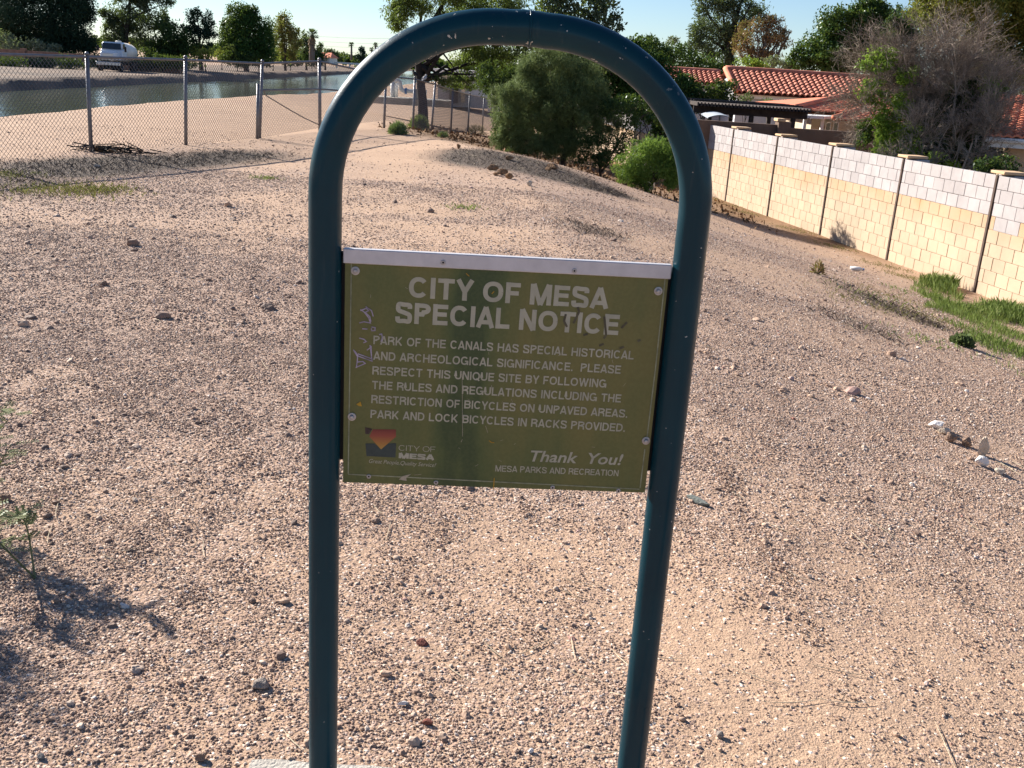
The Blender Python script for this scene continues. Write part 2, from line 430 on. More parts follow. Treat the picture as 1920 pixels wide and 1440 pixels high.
def _ground_fields(x, y):
    """surface make-up: gravel cover, dead-grass mat plus painted far-bank shade, leaf litter"""
    n = fbm(x * .45, y * .45, 31, 4); n2 = fbm(x * 1.6, y * 1.6, 33, 3)
    g = np.clip(.56 + 1.5 * (n - .5) + 1.1 * (n2 - .5), .12, 1)
    def blob(cx, cy, rx, ry, rot=0.):
        c, s = cos(rot), sin(rot); dx, dy = x - cx, y - cy
        return np.exp(-((c * dx + s * dy) / rx) ** 2 - ((-s * dx + c * dy) / ry) ** 2)
    g = g + .55 * blob(-2.4, 5.2, 1.5, 4) + .35 * blob(1.6, 5.0, .7, 2.2) - .55 * blob(.62, 2.35, .34, .75, .15) - .5 * blob(1.15, 3.6, .35, 1.0, .3) - .15 * blob(-.3, 9.5, 1.0, 4)
    g = g - .5 * blob(-2.6, 18.5, 1.4, 2.2) - .5 * sstep(-1.4, -.4, x - wall_x(y)) - .4 * blob(-.5, 6.2, .5, 1.6)
    g = g * (x > -10.6) * (1 - .6 * sstep(14, 22, y)) * (.12 + .88 * sstep(-.5, .4, x - (-6.6 + .27 * (y - 15.3))))
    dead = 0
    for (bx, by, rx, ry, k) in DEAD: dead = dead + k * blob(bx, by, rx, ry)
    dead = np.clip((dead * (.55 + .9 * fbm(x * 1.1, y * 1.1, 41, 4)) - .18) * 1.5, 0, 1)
    lit = sstep(20.5, 23.5, y + .55 * x) * sstep(-4.5, -2.2, x) * (1 - sstep(34, 46, y)) + .16 * sstep(-1.2, -.2, x - wall_x(y)) * (y > 10)
    fd = far_x(y) - x          # weedy, dusty shoulder of the far bank; shade on it and lining painted in
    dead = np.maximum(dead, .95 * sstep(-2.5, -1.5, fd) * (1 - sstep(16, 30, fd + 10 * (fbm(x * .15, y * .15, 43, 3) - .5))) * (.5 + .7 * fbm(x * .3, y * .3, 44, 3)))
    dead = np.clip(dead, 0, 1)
    lit = np.clip(lit * (.3 + 1.3 * fbm(x * .9, y * .9, 51, 4)), 0, 1)
    return np.clip(g, 0, 1), dead, lit
def axis_lines(parts):
    out = []
    for a, b, s in parts: out.append(np.arange(a, b, s))
    return np.concatenate(out)
xs = axis_lines([(-14.5, -9.5, .12), (-9.5, 9, .14), (9, 14, .5), (14, 60, 1.5)])
xs = np.concatenate([-np.geomspace(90, 1500, 24)[::-1], np.arange(-90, -14.5, .5), xs, np.geomspace(60, 1500, 24)])
ys = np.concatenate([-np.geomspace(8, 300, 10)[::-1], axis_lines([(-7, 1, .5), (1, 9, .07), (9, 18, .12), (18, 36, .25), (36, 80, .8), (80, 280, 3)]), np.geomspace(280, 3000, 26)])
GX, GY = np.meshgrid(xs, ys)
GZ = zg(GX, GY)
nx, ny = len(xs), len(ys)
ii = (np.arange(ny - 1)[:, None] * nx + np.arange(nx - 1)[None]).ravel()
GF = np.stack([ii, ii + 1, ii + nx + 1, ii + nx], -1)

# ground shader -----------------------------------------------------
m, nt, b = _new('desert_ground'); M['ground'] = m
tc = N(nt, 'ShaderNodeTexCoord'); P = tc.outputs['Object']
at = N(nt, 'ShaderNodeAttribute'); at.attribute_name = 'cover'
sp = N(nt, 'ShaderNodeSeparateColor'); L(nt, at.outputs['Color'], sp.inputs[0])
gr_, de_, li_ = sp.outputs[0], sp.outputs[1], sp.outputs[2]
n1 = N(nt, 'ShaderNodeTexNoise', Scale=.9, Detail=8.); L(nt, P, n1.inputs['Vector'])
n2 = N(nt, 'ShaderNodeTexNoise', Scale=14., Detail=6.); L(nt, P, n2.inputs['Vector']); n2.inputs['Roughness'].default_value = .7
n3 = N(nt, 'ShaderNodeTexNoise', Scale=180., Detail=3.); L(nt, P, n3.inputs['Vector'])
sand = ramp(nt, n1.outputs[0], [(.3, (.42, .275, .178)), (.7, (.52, .35, .23))])
sand = mixc(nt, math_(nt, 'MULTIPLY', math_(nt, 'SUBTRACT', n2.outputs[0], .35, True), 1.1, True), sand, (.385, .25, .175))
sand = mixc(nt, .35, sand, ramp(nt, n3.outputs[0], [(.35, (.24, .15, .10)), (.65, (.72, .52, .36))]))
vo = N(nt, 'ShaderNodeTexVoronoi', Scale=95.); L(nt, P, vo.inputs['Vector'])
vs = N(nt, 'ShaderNodeSeparateColor'); L(nt, vo.outputs['Color'], vs.inputs[0])
pebc = ramp(nt, vs.outputs[0], [(0, (.17, .115, .10)), (.25, (.32, .215, .17)), (.5, (.45, .31, .24)), (.75, (.56, .41, .32)), (.93, (.72, .60, .50)), (1, (.82, .75, .68))])
sel = math_(nt, 'GREATER_THAN', math_(nt, 'ADD', gr_, .12), vs.outputs[1])
inside = math_(nt, 'LESS_THAN', vo.outputs['Distance'], .58)
gcol = mixc(nt, math_(nt, 'MULTIPLY', math_(nt, 'MULTIPLY', sel, inside), .85), sand, pebc)
# mauve-grey cast of the dense gravel
gcol = mixc(nt, math_(nt, 'MULTIPLY', gr_, .40), gcol, (.27, .185, .145))
nd = N(nt, 'ShaderNodeTexNoise', Scale=9., Detail=8.); nd.inputs['Roughness'].default_value = .75
mp = N(nt, 'ShaderNodeMapping'); mp.inputs['Scale'].default_value = (1, 2.2, 1); mp.inputs['Rotation'].default_value = (0, 0, .6); L(nt, P, mp.inputs[0]); L(nt, mp.outputs[0], nd.inputs['Vector'])
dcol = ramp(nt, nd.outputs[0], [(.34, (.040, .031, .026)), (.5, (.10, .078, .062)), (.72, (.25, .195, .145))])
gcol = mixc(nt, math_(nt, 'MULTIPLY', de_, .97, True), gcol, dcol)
lcol = ramp(nt, nd.outputs[0], [(.32, (.09, .05, .03)), (.5, (.22, .13, .07)), (.7, (.40, .26, .13))])
gcol = mixc(nt, math_(nt, 'MULTIPLY', li_, 1.0, True), gcol, lcol)
L(nt, gcol, b.inputs['Base Color']); b.inputs['Roughness'].default_value = .95; b.inputs['Specular IOR Level'].default_value = .15
hgt = math_(nt, 'ADD', math_(nt, 'MULTIPLY', math_(nt, 'SUBTRACT', 1., vo.outputs['Distance']), math_(nt, 'MULTIPLY', sel, .006)), math_(nt, 'MULTIPLY', n3.outputs[0], .004))
hgt = math_(nt, 'ADD', hgt, math_(nt, 'MULTIPLY', n2.outputs[0], .014))
bp = N(nt, 'ShaderNodeBump', Strength=.9, Distance=1.0); L(nt, hgt, bp.inputs['Height']); L(nt, bp.outputs[0], b.inputs['Normal'])

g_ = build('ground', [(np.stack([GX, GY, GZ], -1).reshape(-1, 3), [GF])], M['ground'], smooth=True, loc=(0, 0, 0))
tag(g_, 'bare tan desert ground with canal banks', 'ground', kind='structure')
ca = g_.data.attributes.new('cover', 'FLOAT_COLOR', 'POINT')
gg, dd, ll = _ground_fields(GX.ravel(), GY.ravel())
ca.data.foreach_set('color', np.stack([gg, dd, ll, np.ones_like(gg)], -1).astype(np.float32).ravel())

# canal water ---------------------------------------------------------
m, nt, b = _new('canal_water'); M['water'] = m
b.inputs['Base Color'].default_value = (.085, .095, .060, 1); b.inputs['Roughness'].default_value = .10; b.inputs['IOR'].default_value = 1.33
tc = N(nt, 'ShaderNodeTexCoord'); mp = N(nt, 'ShaderNodeMapping'); mp.inputs['Scale'].default_value = (1.6, .55, 1); L(nt, tc.outputs['Object'], mp.inputs[0])
no = N(nt, 'ShaderNodeTexNoise', Scale=.9, Detail=5.); L(nt, mp.outputs[0], no.inputs['Vector'])
bp = N(nt, 'ShaderNodeBump', Strength=.20, Distance=.22); L(nt, no.outputs[0], bp.inputs['Height']); L(nt, bp.outputs[0], b.inputs['Normal'])
wy = np.concatenate([np.arange(-30, 300, 15.), np.geomspace(300, 2500, 12)])
wv = [(-11.0, y, WATER_Z) for y in wy] + [(far_x(y) - 1.0, y, WATER_Z) for y in wy]
k = len(wy)
wf = np.array([[i, i + 1, k + i + 1, k + i] for i in range(k - 1)])[:, ::-1]
wo = build('water', [(wv, [wf])], M['water'], loc=(0, 0, 0)); tag(wo, 'still green canal water with pale sky reflections', 'water', kind='structure')
wo.visible_shadow = True

# ================================================================== NOTICE SIGN
LP = atD(608, 860, 1.949); RP = atD(1249.5, 860, 1.987)
AX = RP - LP; AX[2] = 0; SW = np.linalg.norm(AX); AX /= SW
SN = np.cross(AX, [0, 0, 1.])            # towards the viewer
SN = SN if SN[1] < 0 else -SN
S0 = np.array([LP[0], LP[1], 0.0])
FR = .0025                                 # front face of the panel ahead of the tube plane
UP = np.array([0, 0, 1.])
AXES = np.array([AX, -SN, UP])
def sxy(u, v):
    r = ray(u, v); t = ((S0 + SN * FR - EYE) @ SN) / (r @ SN); p = EYE + r * t
    return np.array([(p - S0) @ AX, p[2]])
def SP(s, z, off=0.0):
    return S0 + AX * s + UP * z + SN * (FR + off)
SC = S0 + AX * SW / 2
sign = thing('notice_sign', 'green park notice board in a dark teal arched tube frame', 'sign', (SC[0], SC[1], zat(SC[0], SC[1])))
# tube ----------------------------------------------------------------
m, nt, b = _new('teal_paint'); M['teal'] = m
tc = N(nt, 'ShaderNodeTexCoord'); P = tc.outputs['Object']
no = N(nt, 'ShaderNodeTexNoise', Scale=6., Detail=6.); L(nt, P, no.inputs['Vector'])
base = ramp(nt, no.outputs[0], [(.3, (.0018, .027, .041)), (.7, (.0028, .037, .053))])
v1 = N(nt, 'ShaderNodeTexNoise', Scale=95., Detail=2.); L(nt, P, v1.inputs['Vector'])
v2 = N(nt, 'ShaderNodeTexNoise', Scale=17., Detail=2.); L(nt, P, v2.inputs['Vector'])
sx = N(nt, 'ShaderNodeSeparateXYZ'); L(nt, P, sx.inputs[0])
top = math_(nt, 'MULTIPLY', math_(nt, 'SUBTRACT', sx.outputs[2], 1.50), 12., True)
spot = math_(nt, 'MULTIPLY', math_(nt, 'GREATER_THAN', v1.outputs[0], .665), math_(nt, 'GREATER_THAN', v2.outputs[0], .56))
spot = math_(nt, 'MULTIPLY', spot, top)
mpd = N(nt, 'ShaderNodeMapping'); mpd.inputs['Scale'].default_value = (60, 60, 3.0); L(nt, P, mpd.inputs[0])
vd = N(nt, 'ShaderNodeTexNoise', Scale=1.6, Detail=3.); L(nt, mpd.outputs[0], vd.inputs['Vector'])
base = mixc(nt, math_(nt, 'MULTIPLY', math_(nt, 'SUBTRACT', vd.outputs[0], .60, True), 1.3, True), base, (.05, .065, .07))   # dusty drip marks
fleck = math_(nt, 'GREATER_THAN', v1.outputs[0], .765)
spot = math_(nt, 'MAXIMUM', spot, fleck)
L(nt, mixc(nt, math_(nt, 'MULTIPLY', spot, .75), base, (.55, .54, .50)), b.inputs['Base Color'])
b.inputs['Specular IOR Level'].default_value = .12; b.inputs['Coat Weight'].default_value = .16; b.inputs['Coat Roughness'].default_value = .10
L(nt, ramp(nt, no.outputs[0], [(.3, (.26,) * 3), (.7, (.46,) * 3)]), b.inputs['Roughness'])
n4 = N(nt, 'ShaderNodeTexNoise', Scale=320., Detail=2.); L(nt, P, n4.inputs['Vector'])
bp = N(nt, 'ShaderNodeBump', Strength=.10, Distance=.002); L(nt, n4.outputs[0], bp.inputs['Height']); L(nt, bp.outputs[0], b.inputs['Normal'])
RB, ZT, TR = .30, 1.62, .03015
pts = [SP(0, z, -FR) for z in np.linspace(-.10, ZT - RB, 14)]
for a in np.linspace(0, pi / 2, 22)[1:]:
    pts.append(SP(RB - RB * cos(a), ZT - RB + RB * sin(a), -FR))
half = SW / 2
pts += [SP(s, ZT + .0015 * math.exp(-((s - half) / .01) ** 2), -FR) for s in np.linspace(RB, SW - RB, 7)[1:-1]]
for a in np.linspace(pi / 2, 0, 22)[:-1]:
    pts.append(SP(SW - RB + RB * cos(a), ZT - RB + RB * sin(a) - .0015, -FR))
pts += [SP(SW, z, -FR) for z in np.linspace(ZT - RB, -.10, 14)]
build('tube_frame', [tube(pts, TR, 32)], M['teal'], sign, smooth=True)
# weld bead at the joint of the two bends
rg = []
for a in np.linspace(0, 2 * pi, 25)[:-1]:
    rg.append(SP(half + .012, ZT + cos(a) * TR, -FR) + SN * sin(a) * TR)
rg.append(rg[0]); 
build('weld_bead', [tube(rg, .0022, 6, False)], M['teal'], sign, smooth=True)
# panel ----------------------------------------------------------------
m, nt, b = _new('faded_green_panel'); M['panel'] = m
tc = N(nt, 'ShaderNodeTexCoord'); P = tc.outputs['Object']
mp = N(nt, 'ShaderNodeMapping'); mp.inputs['Scale'].default_value = (9., 9., 1.6); L(nt, P, mp.inputs[0])
a1 = N(nt, 'ShaderNodeTexNoise', Scale=1., Detail=4.); L(nt, mp.outputs[0], a1.inputs['Vector'])
a2 = N(nt, 'ShaderNodeTexNoise', Scale=7., Detail=5.); L(nt, P, a2.inputs['Vector'])
a3 = N(nt, 'ShaderNodeTexNoise', Scale=160., Detail=3.); L(nt, P, a3.inputs['Vector'])
sx = N(nt, 'ShaderNodeSeparateXYZ'); L(nt, P, sx.inputs[0])
band = math_(nt, 'SUBTRACT', 1., math_(nt, 'MULTIPLY', math_(nt, 'ABSOLUTE', math_(nt, 'ADD', sx.outputs[0], .045)), 11.), True)
low = math_(nt, 'MULTIPLY', math_(nt, 'SUBTRACT', .95, sx.outputs[2]), 2.2, True)
fx_ = math_(nt, 'ADD', math_(nt, 'ADD', math_(nt, 'MULTIPLY', a1.outputs[0], 1.15), math_(nt, 'MULTIPLY', a2.outputs[0], .55)), math_(nt, 'MULTIPLY', band, .30))
fx_ = math_(nt, 'MULTIPLY', math_(nt, 'ADD', fx_, math_(nt, 'MULTIPLY', low, .12)), .86)
pc = ramp(nt, fx_, [(.60, (.152, .142, .042)), (.78, (.110, .124, .037)), (.92, (.066, .098, .030)), (1.0, (.034, .066, .022))])
pc = mixc(nt, .12, pc, ramp(nt, a3.outputs[0], [(.4, (.03, .03, .01)), (.6, (.13, .12, .05))]))
L(nt, pc, b.inputs['Base Color']); b.inputs['Roughness'].default_value = .42; b.inputs['Specular IOR Level'].default_value = .4
s0, s1, z0, z1 = .0370, .6405, .7555, 1.2155
panel = build('sign_panel', [box((SP((s0 + s1) / 2, (z0 + z1) / 2, -.003)), (s1 - s0, .006, z1 - z0), AXES)], M['panel'], sign)
strip_h = .027
build('top_strip', [bbox(SP((s0 + s1) / 2, z1 - strip_h / 2 + .006, .0005), (s1 - s0 + .006, .016, strip_h), .0015, AXES)], M['alu'], sign)
for sc_ in (-.0, 1.):
    c = SP(.034 if sc_ == 0 else SW - .034, 1.005, -.0165)
    build('mounting_plate', [bbox(c, (.100, .010, .415), .003, AXES)], M['black'], sign)
def lines_mesh(polys, wd, off):
    pcs = []
    for k, pl in enumerate(polys):
        pcs.append(strokep(pl, wd, off + k * 4e-5))
    return pcs
def strokep(pl, wd, off):
    """polyline on the panel (s,z) thickened to a flat ribbon with mitred joints"""
    p = np.asarray(pl, float); wd = np.broadcast_to(np.asarray(wd, float), (len(p),))
    t = np.diff(p, axis=0); t /= np.linalg.norm(t, axis=1)[:, None] + 1e-12
    n = np.stack([-t[:, 1], t[:, 0]], -1)
    nn = np.concatenate([n[:1], (n[:-1] + n[1:]), n[-1:]])
    nn /= np.linalg.norm(nn, axis=1)[:, None] + 1e-9
    kk = np.ones(len(p)); kk[1:-1] = 1 / np.clip((nn[1:-1] * n[1:]).sum(1), .45, 1)
    a = p + nn * (wd * kk / 2)[:, None]; c = p - nn * (wd * kk / 2)[:, None]
    V = [SP(*q, off) for q in a] + [SP(*q, off) for q in c]; m_ = len(p); i = np.arange(m_ - 1)
    return (V, [np.stack([i, i + m_, i + m_ + 1, i + 1], -1)])
# ---- lettering: a plain grotesque drawn as strokes --------------------
def arc(cx, cy, rx, ry, a0, a1, n=14, e=2.25):
    o = []
    for a in np.radians(np.linspace(a0, a1, n)):
        c, s = cos(a), sin(a)
        o.append((cx + rx * np.sign(c) * abs(c) ** (2 / e), cy + ry * np.sign(s) * abs(s) ** (2 / e)))
    return o
def crm(P, n=6):
    P = np.array(P, float); Q = np.concatenate([2 * P[:1] - P[1:2], P, 2 * P[-1:] - P[-2:-1]]); o = []
    for i in range(1, len(Q) - 2):
        for t in np.arange(n) / n:
            a, b_, c, d_ = Q[i - 1:i + 3]
            o.append(.5 * (2 * b_ + (c - a) * t + (2 * a - 5 * b_ + 4 * c - d_) * t * t + (3 * b_ - a - 3 * c + d_) * t ** 3))
    o.append(P[-1]); return o
GW = dict(A=.90, B=.84, C=.90, D=.86, E=.74, F=.69, G=.94, H=.84, I=.20, K=.86, L=.70, M=1.02, N=.84, O=.96, P=.79, Q=.96, R=.84, S=.82, T=.78, U=.84, V=.86, W=1.25, Y=.86)
def glyph(ch, w):
    h = w / 2; W = GW.get(ch, .3); W = W if ch != 'I' else w
    x0, x1, lo, hi, md = h, W - h, h, 1 - h, .5
    if ch == 'A': return [[(h * .9, 0), (W / 2 - .0, 1)], [(W - h * .9, 0), (W / 2 + .0, 1)], [(W * .22, .27), (W * .78, .27)]]
    if ch == 'B': return [[(x0, 0), (x0, 1)], [(x0, hi), (W * .55, hi)] + arc(W * .55, .75 - h * .5 + .005, x1 - W * .55 - .02, .25 - h * .5 + -.0, 80, -80, 9) + [(W * .5, .52), (x0, .52)], [(x0, .52), (W * .55, .52)] + arc(W * .55, .26 + h * .5, x1 - W * .55, .26 - h * .5, 80, -80, 9) + [(W * .5, lo), (x0, lo)]]
    if ch == 'C': return [arc(W / 2, .5, W / 2 - h, .5 - h, 38, 322, 30)]
    if ch == 'D': return [[(x0, 0), (x0, 1)], [(x0, hi), (W * .42, hi)] + arc(W * .42, .5, x1 - W * .42, .5 - h, 85, -85, 18) + [(W * .42, lo), (x0, lo)]]
    if ch == 'E': return [[(x0, 0), (x0, 1)], [(x0, hi), (W, hi)], [(x0, .52), (W * .93, .52)], [(x0, lo), (W, lo)]]
    if ch == 'F': return [[(x0, 0), (x0, 1)], [(x0, hi), (W, hi)], [(x0, .49), (W * .9, .49)]]
    if ch == 'G': return [arc(W / 2 - .02, .5, W / 2 - h, .5 - h, 38, 335, 30), [(W - h * .85, 0), (W - h * .85, .5)], [(W * .54, .44), (W - h * .6, .44)]]
    if ch == 'H': return [[(x0, 0), (x0, 1)], [(x1, 0), (x1, 1)], [(x0, .51), (x1, .51)]]
    if ch == 'I': return [[(h, 0), (h, 1)]]
    if ch == 'K': return [[(x0, 0), (x0, 1)], [(x0, .28), (W - h * 1.1, 1)], [(W * .38, .52), (W - h * 1.0, 0)]]
    if ch == 'L': return [[(x0, 0), (x0, 1)], [(x0, lo), (W, lo)]]
    if ch == 'M': return [[(x0, 0), (x0, 1)], [(x1, 0), (x1, 1)], [(x0 + h * .35, 1), (W / 2, 0.0)], [(x1 - h * .35, 1), (W / 2, 0.0)]]
    if ch == 'N': return [[(x0, 0), (x0, 1)], [(x1, 0), (x1, 1)], [(x0 + h * .1, 1), (x1 - h * .1, 0)]]
    if ch in 'OQ':
        r = [arc(W / 2, .5, W / 2 - h, .5 - h, 0, 360, 40)]
        return r + ([[(W * .56, .24), (W * .95, -.03)]] if ch == 'Q' else [])
    if ch in 'PR':
        r = [[(x0, 0), (x0, 1)], [(x0, hi), (W * .52, hi)] + arc(W * .52, .735 - h * .05, x1 - W * .52, .265 - h * .95, 85, -85, 12) + [(W * .5, .47), (x0, .47)]]
        if ch == 'R': r.append(crm([(W * .52, .47), (x1 - .05, .38), (x1 - .01, .2), (x1 + .02, 0)], 5))
        return r
    if ch == 'S': return [crm([(x1 - .01, .70), (W * .82, .865 + .0), (W / 2, hi), (W * .20, .90), (x0 + .01, .735), (W * .20, .60), (W * .5, .515), (W * .80, .42), (x1, .27), (W * .80, .10), (W / 2, lo), (W * .17, .11), (x0 - .01, .31)], 6)]
    if ch == 'T': return [[(W / 2, 0), (W / 2, 1)], [(0, hi), (W, hi)]]
    if ch == 'U': return [[(x0, 1), (x0, .36)] + arc(W / 2, .36, W / 2 - h, .36 - h, 180, 360, 16) + [(x1, 1)]]
    if ch == 'V': return [[(h * .9, 1), (W / 2, 0)], [(W - h * .9, 1), (W / 2, 0)]]
    if ch == 'W': return [[(h * .9, 1), (W * .28, 0)], [(W / 2, 1), (W * .28, 0)], [(W / 2, 1), (W * .72, 0)], [(W - h * .9, 1), (W * .72, 0)]]
    if ch == 'Y': return [[(h * .9, 1), (W / 2, .42)], [(W - h * .9, 1), (W / 2, .42)], [(W / 2, .46), (W / 2, 0)]]
    if ch == '.': return [[(h, 0), (h, w)]]
    return []
def text_strokes(txt, lb, rb, cap_px, wt, off, gap=.115, space=.36):
    """line of capitals from baseline-left pixel to baseline-right pixel of the photo, put on the panel"""
    a, c = sxy(*lb), sxy(*rb)
    cap = cap_px / 965.0
    x = 0; gl = []
    for ch in txt:
        if ch == ' ': x += space; continue
        W = (wt if ch in 'I.' else GW[ch])
        kern = -.05 if ch in 'AVY' else 0
        x += kern
        gl.append((x, glyph(ch, wt))); x += W + gap + kern
    tot = x - gap
    d_ = (c - a); Ln = np.linalg.norm(d_); ex = d_ / Ln; ey = np.array([-ex[1], ex[0]])
    kx = Ln / tot
    pcs = []; k = 0
    for gx, sts in gl:
        for st in sts:
            p = np.array(st, float)
            # thicken in glyph space with the horizontal scale taken into account
            q = a + (gx + p[:, :1]) * kx * ex + p[:, 1:] * cap * ey
            seg = np.diff(p, axis=0); ang = np.abs(seg[:, 0]) / (np.abs(seg[:, 0]) + np.abs(seg[:, 1]) + 1e-9)
            wv = np.concatenate([ang[:1], (ang[:-1] + ang[1:]) / 2, ang[-1:]])
            wid = wt * (kx * (1 - wv) + cap * .92 * wv)
            pcs.append(strokep(q, wid, off + (k % 9) * 3e-5)); k += 1
    return pcs
M['letter'] = MAT('faded_letter', (.43, .41, .31), .6, .22, 22, col2=(.33, .32, .24))
LO = .0006
let = []
let += text_strokes('CITY OF MESA', (766, 557.5), (1138, 579), 38.5, .225, LO)
let += text_strokes('SPECIAL NOTICE', (741, 605), (1158.5, 628.5), 39, .225, LO)
BODY = [('PARK OF THE CANALS HAS SPECIAL HISTORICAL', (700, 645), (1187.5, 674)),
        ('AND ARCHEOLOGICAL SIGNIFICANCE.  PLEASE', (700.5, 674.3), (1163, 700.8)),
        ('RESPECT THIS UNIQUE SITE BY FOLLOWING', (698, 701.9), (1136, 726.8)),
        ('THE RULES AND REGULATIONS INCLUDING THE', (697.5, 729.2), (1163.5, 754.6)),
        ('RESTRICTION OF BICYCLES ON UNPAVED AREAS.', (696, 755.6), (1175.5, 783)),
        ('PARK AND LOCK BICYCLES IN RACKS PROVIDED.', (694.5, 783.3), (1171, 809.5))]
for t, a, c in BODY: let += text_strokes(t, a, c, 16.2, .185, LO, gap=.14, space=.46)
let += text_strokes('MESA PARKS AND RECREATION', (928.5, 883.6), (1159, 892.6), 12.7, .165, LO, gap=.13, space=.42)
let += text_strokes('CITY OF', (747.5, 844.5), (816, 847.6), 11, .09, LO)
let += text_strokes('MESA', (747.5, 858.8), (813.5, 862.6), 11, .27, LO, gap=.06)
def font_piece(txt, lb, rb, cap_px, off, bold=0., shear=0.):
    cu = bpy.data.curves.new('line', 'FONT'); cu.body = txt; cu.size = 1; cu.offset = bold; cu.shear = shear; cu.resolution_u = 3
    ob = bpy.data.objects.new('line', cu); COL.objects.link(ob)
    dg = bpy.context.evaluated_depsgraph_get(); dg.update(); me = ob.evaluated_get(dg).to_mesh()
    V = np.array([v.co[:] for v in me.vertices]); F = [list(p.vertices) for p in me.polygons]
    ob.evaluated_get(dg).to_mesh_clear(); bpy.data.objects.remove(ob); bpy.data.curves.remove(cu)
    a, c = sxy(*lb), sxy(*rb); d_ = c - a; Ln = np.linalg.norm(d_); ex = d_ / Ln; ey = np.array([-ex[1], ex[0]])
    x0, x1 = V[:, 0].min(), V[:, 0].max(); k = Ln / (x1 - x0); cap = cap_px / 965. / .70
    q = a + (V[:, :1] - x0) * k * ex + V[:, 1:2] * cap * ey
    W3 = np.array([SP(*p, off) for p in q]); by = {}
    for f in F: by.setdefault(len(f), []).append(f)
    return (W3, [np.array(f) for f in by.values()])
let.append(font_piece('Thank  You!', (994, 864.4), (1167, 871.5), 22, LO, .017, .22))
let.append(font_piece('Great People,Quality Service!', (691.8, 867.5), (817.4, 875.6), 8.2, LO, .0, .28))
build('lettering', let, M['letter'], panel)
# border lines
def px_poly(pl): return [sxy(*p) for p in pl]
M['border'] = MAT('border_line', (.30, .31, .20), .6, .3, 40)
bl = [px_poly([(659, 488), (653, 900 - 12)]), px_poly([(1247, 522), (1229, 690), (1213, 820)]), px_poly([(1209, 842), (1200, 915)]), px_poly([(653, 889), (1199, 917)])]
build('border_line', [strokep(p, .0022, LO + i * 5e-5) for i, p in enumerate(bl)], M['border'], panel)
# emblem: sun-coloured pointed field over blue slopes
m, nt, b = _new('emblem_sun'); M['sun_emblem'] = m
tc = N(nt, 'ShaderNodeTexCoord'); sx = N(nt, 'ShaderNodeSeparateXYZ'); L(nt, tc.outputs['Object'], sx.inputs[0])
za, zb = sxy(615, 842)[1] - origin(sign)[2], sxy(640, 804)[1] - origin(sign)[2]
f_ = math_(nt, 'DIVIDE', math_(nt, 'SUBTRACT', sx.outputs[2], za), zb - za, True)
L(nt, ramp(nt, f_, [(0, (.42, .26, .05)), (.35, (.36, .16, .03)), (.75, (.26, .05, .03)), (1, (.17, .025, .02))]), b.inputs['Base Color']); b.inputs['Roughness'].default_value = .5
def flat_poly(pl, off):
    q = px_poly(pl); V = [SP(*p, off) for p in q]; return (V, [np.array([list(range(len(q)))[::-1]])])
def z3(x, y): return (580 + x / 4.571, 680 + y / 4.571)
em = flat_poly([z3(545, 570), z3(742, 572), z3(742, 634), z3(615, 742), z3(515, 632)], LO + .0001)
emo = build('emblem', [em], M['sun_emblem'], panel)
M['blue_ink'] = MAT('blue_ink', (.050, .066, .062), .6, .2, 30)
build('emblem_slope', [flat_poly([z3(482, 692), z3(560, 692), z3(614, 742), z3(490, 800)], LO), flat_poly([z3(614, 742), z3(672, 692), z3(745, 690), z3(738, 812), z3(490, 800)], LO)], M['blue_ink'], panel)
M['mauve_ink'] = MAT('mauve_ink', (.075, .05, .045), .7, .4, 60)
build('faded_patch', [flat_poly([z3(478, 552), z3(540, 566), z3(512, 612), z3(480, 610)], LO)], M['mauve_ink'], panel)
# scrawl, chips, scratches
def z1_(x, y): return (560 + x / 4.571, 440 + y / 4.571)
M['scrawl'] = MAT('scrawl_ink', (.40, .34, .42), .6, .3, 60)
scr = [[(470, 985), (505, 1045), (503, 1085), (495, 1135), (575, 1100)], [(480, 995), (512, 1040), (630, 1082), (612, 945)], [(508, 1020), (625, 1062), (622, 960), (585, 990)], [(505, 1090), (550, 1085), (575, 1105)],
       [(520, 885), (560, 895), (580, 915), (555, 925)], [(545, 805), (590, 808)], [(625, 790), (655, 795), (655, 820), (628, 822), (622, 800)], [(520, 755), (560, 745), (615, 755), (600, 710), (560, 660), (530, 640)], [(530, 650), (580, 630), (600, 650), (570, 665), (610, 700), (620, 745)], [(690, 855), (712, 850), (718, 880), (708, 910), (722, 905)], [(575, 615), (625, 650), (640, 700)]]
build('scrawl', [strokep(px_poly([z1_(*p) for p in s]), .0021, LO + .0004 + i * 3e-5) for i, s in enumerate(scr)], M['scrawl'], panel)
M['yellow_chip'] = MAT('yellow_chip', (.46, .27, .03), .7, .2, 40)
ys_ = [[z3(1578, 1085), z3(1585, 985)], [z3(1540, 665), z3(1560, 682), z3(1585, 684)], [z1_(1435, 330), z1_(1462, 355)], [z1_(1655, 505), z1_(1675, 485)]]
pcs = [strokep(px_poly(s), .0018, LO + .0007 + i * 3e-5) for i, s in enumerate(ys_)]
pcs.append(flat_poly([z3(402, 355), z3(440, 332), z3(450, 372), z3(425, 370)], LO + .0005))
build('yellow_scratch', pcs, M['yellow_chip'], panel)
M['pale_chip'] = MAT('pale_chip', (.40, .35, .26), .7, .2, 40)
pcs = [flat_poly([z3(768, 1000), z3(800, 970), z3(875, 952), z3(830, 985), z3(835, 1012)], LO + .0005)]
for i, (a, c) in enumerate([((1510, 540), (1530, 600)), ((1635, 668), (1660, 660)), ((1300, 680), (1312, 655)), ((1560, 190), (1565, 240)), ((1310, 100), (1313, 630)), ((900, 960), (960, 955))]):
    pcs.append(strokep(px_poly([z3(*a), z3(*c)]), .0007, LO + .0006 + i * 3e-5))
rs = np.random.RandomState(4)
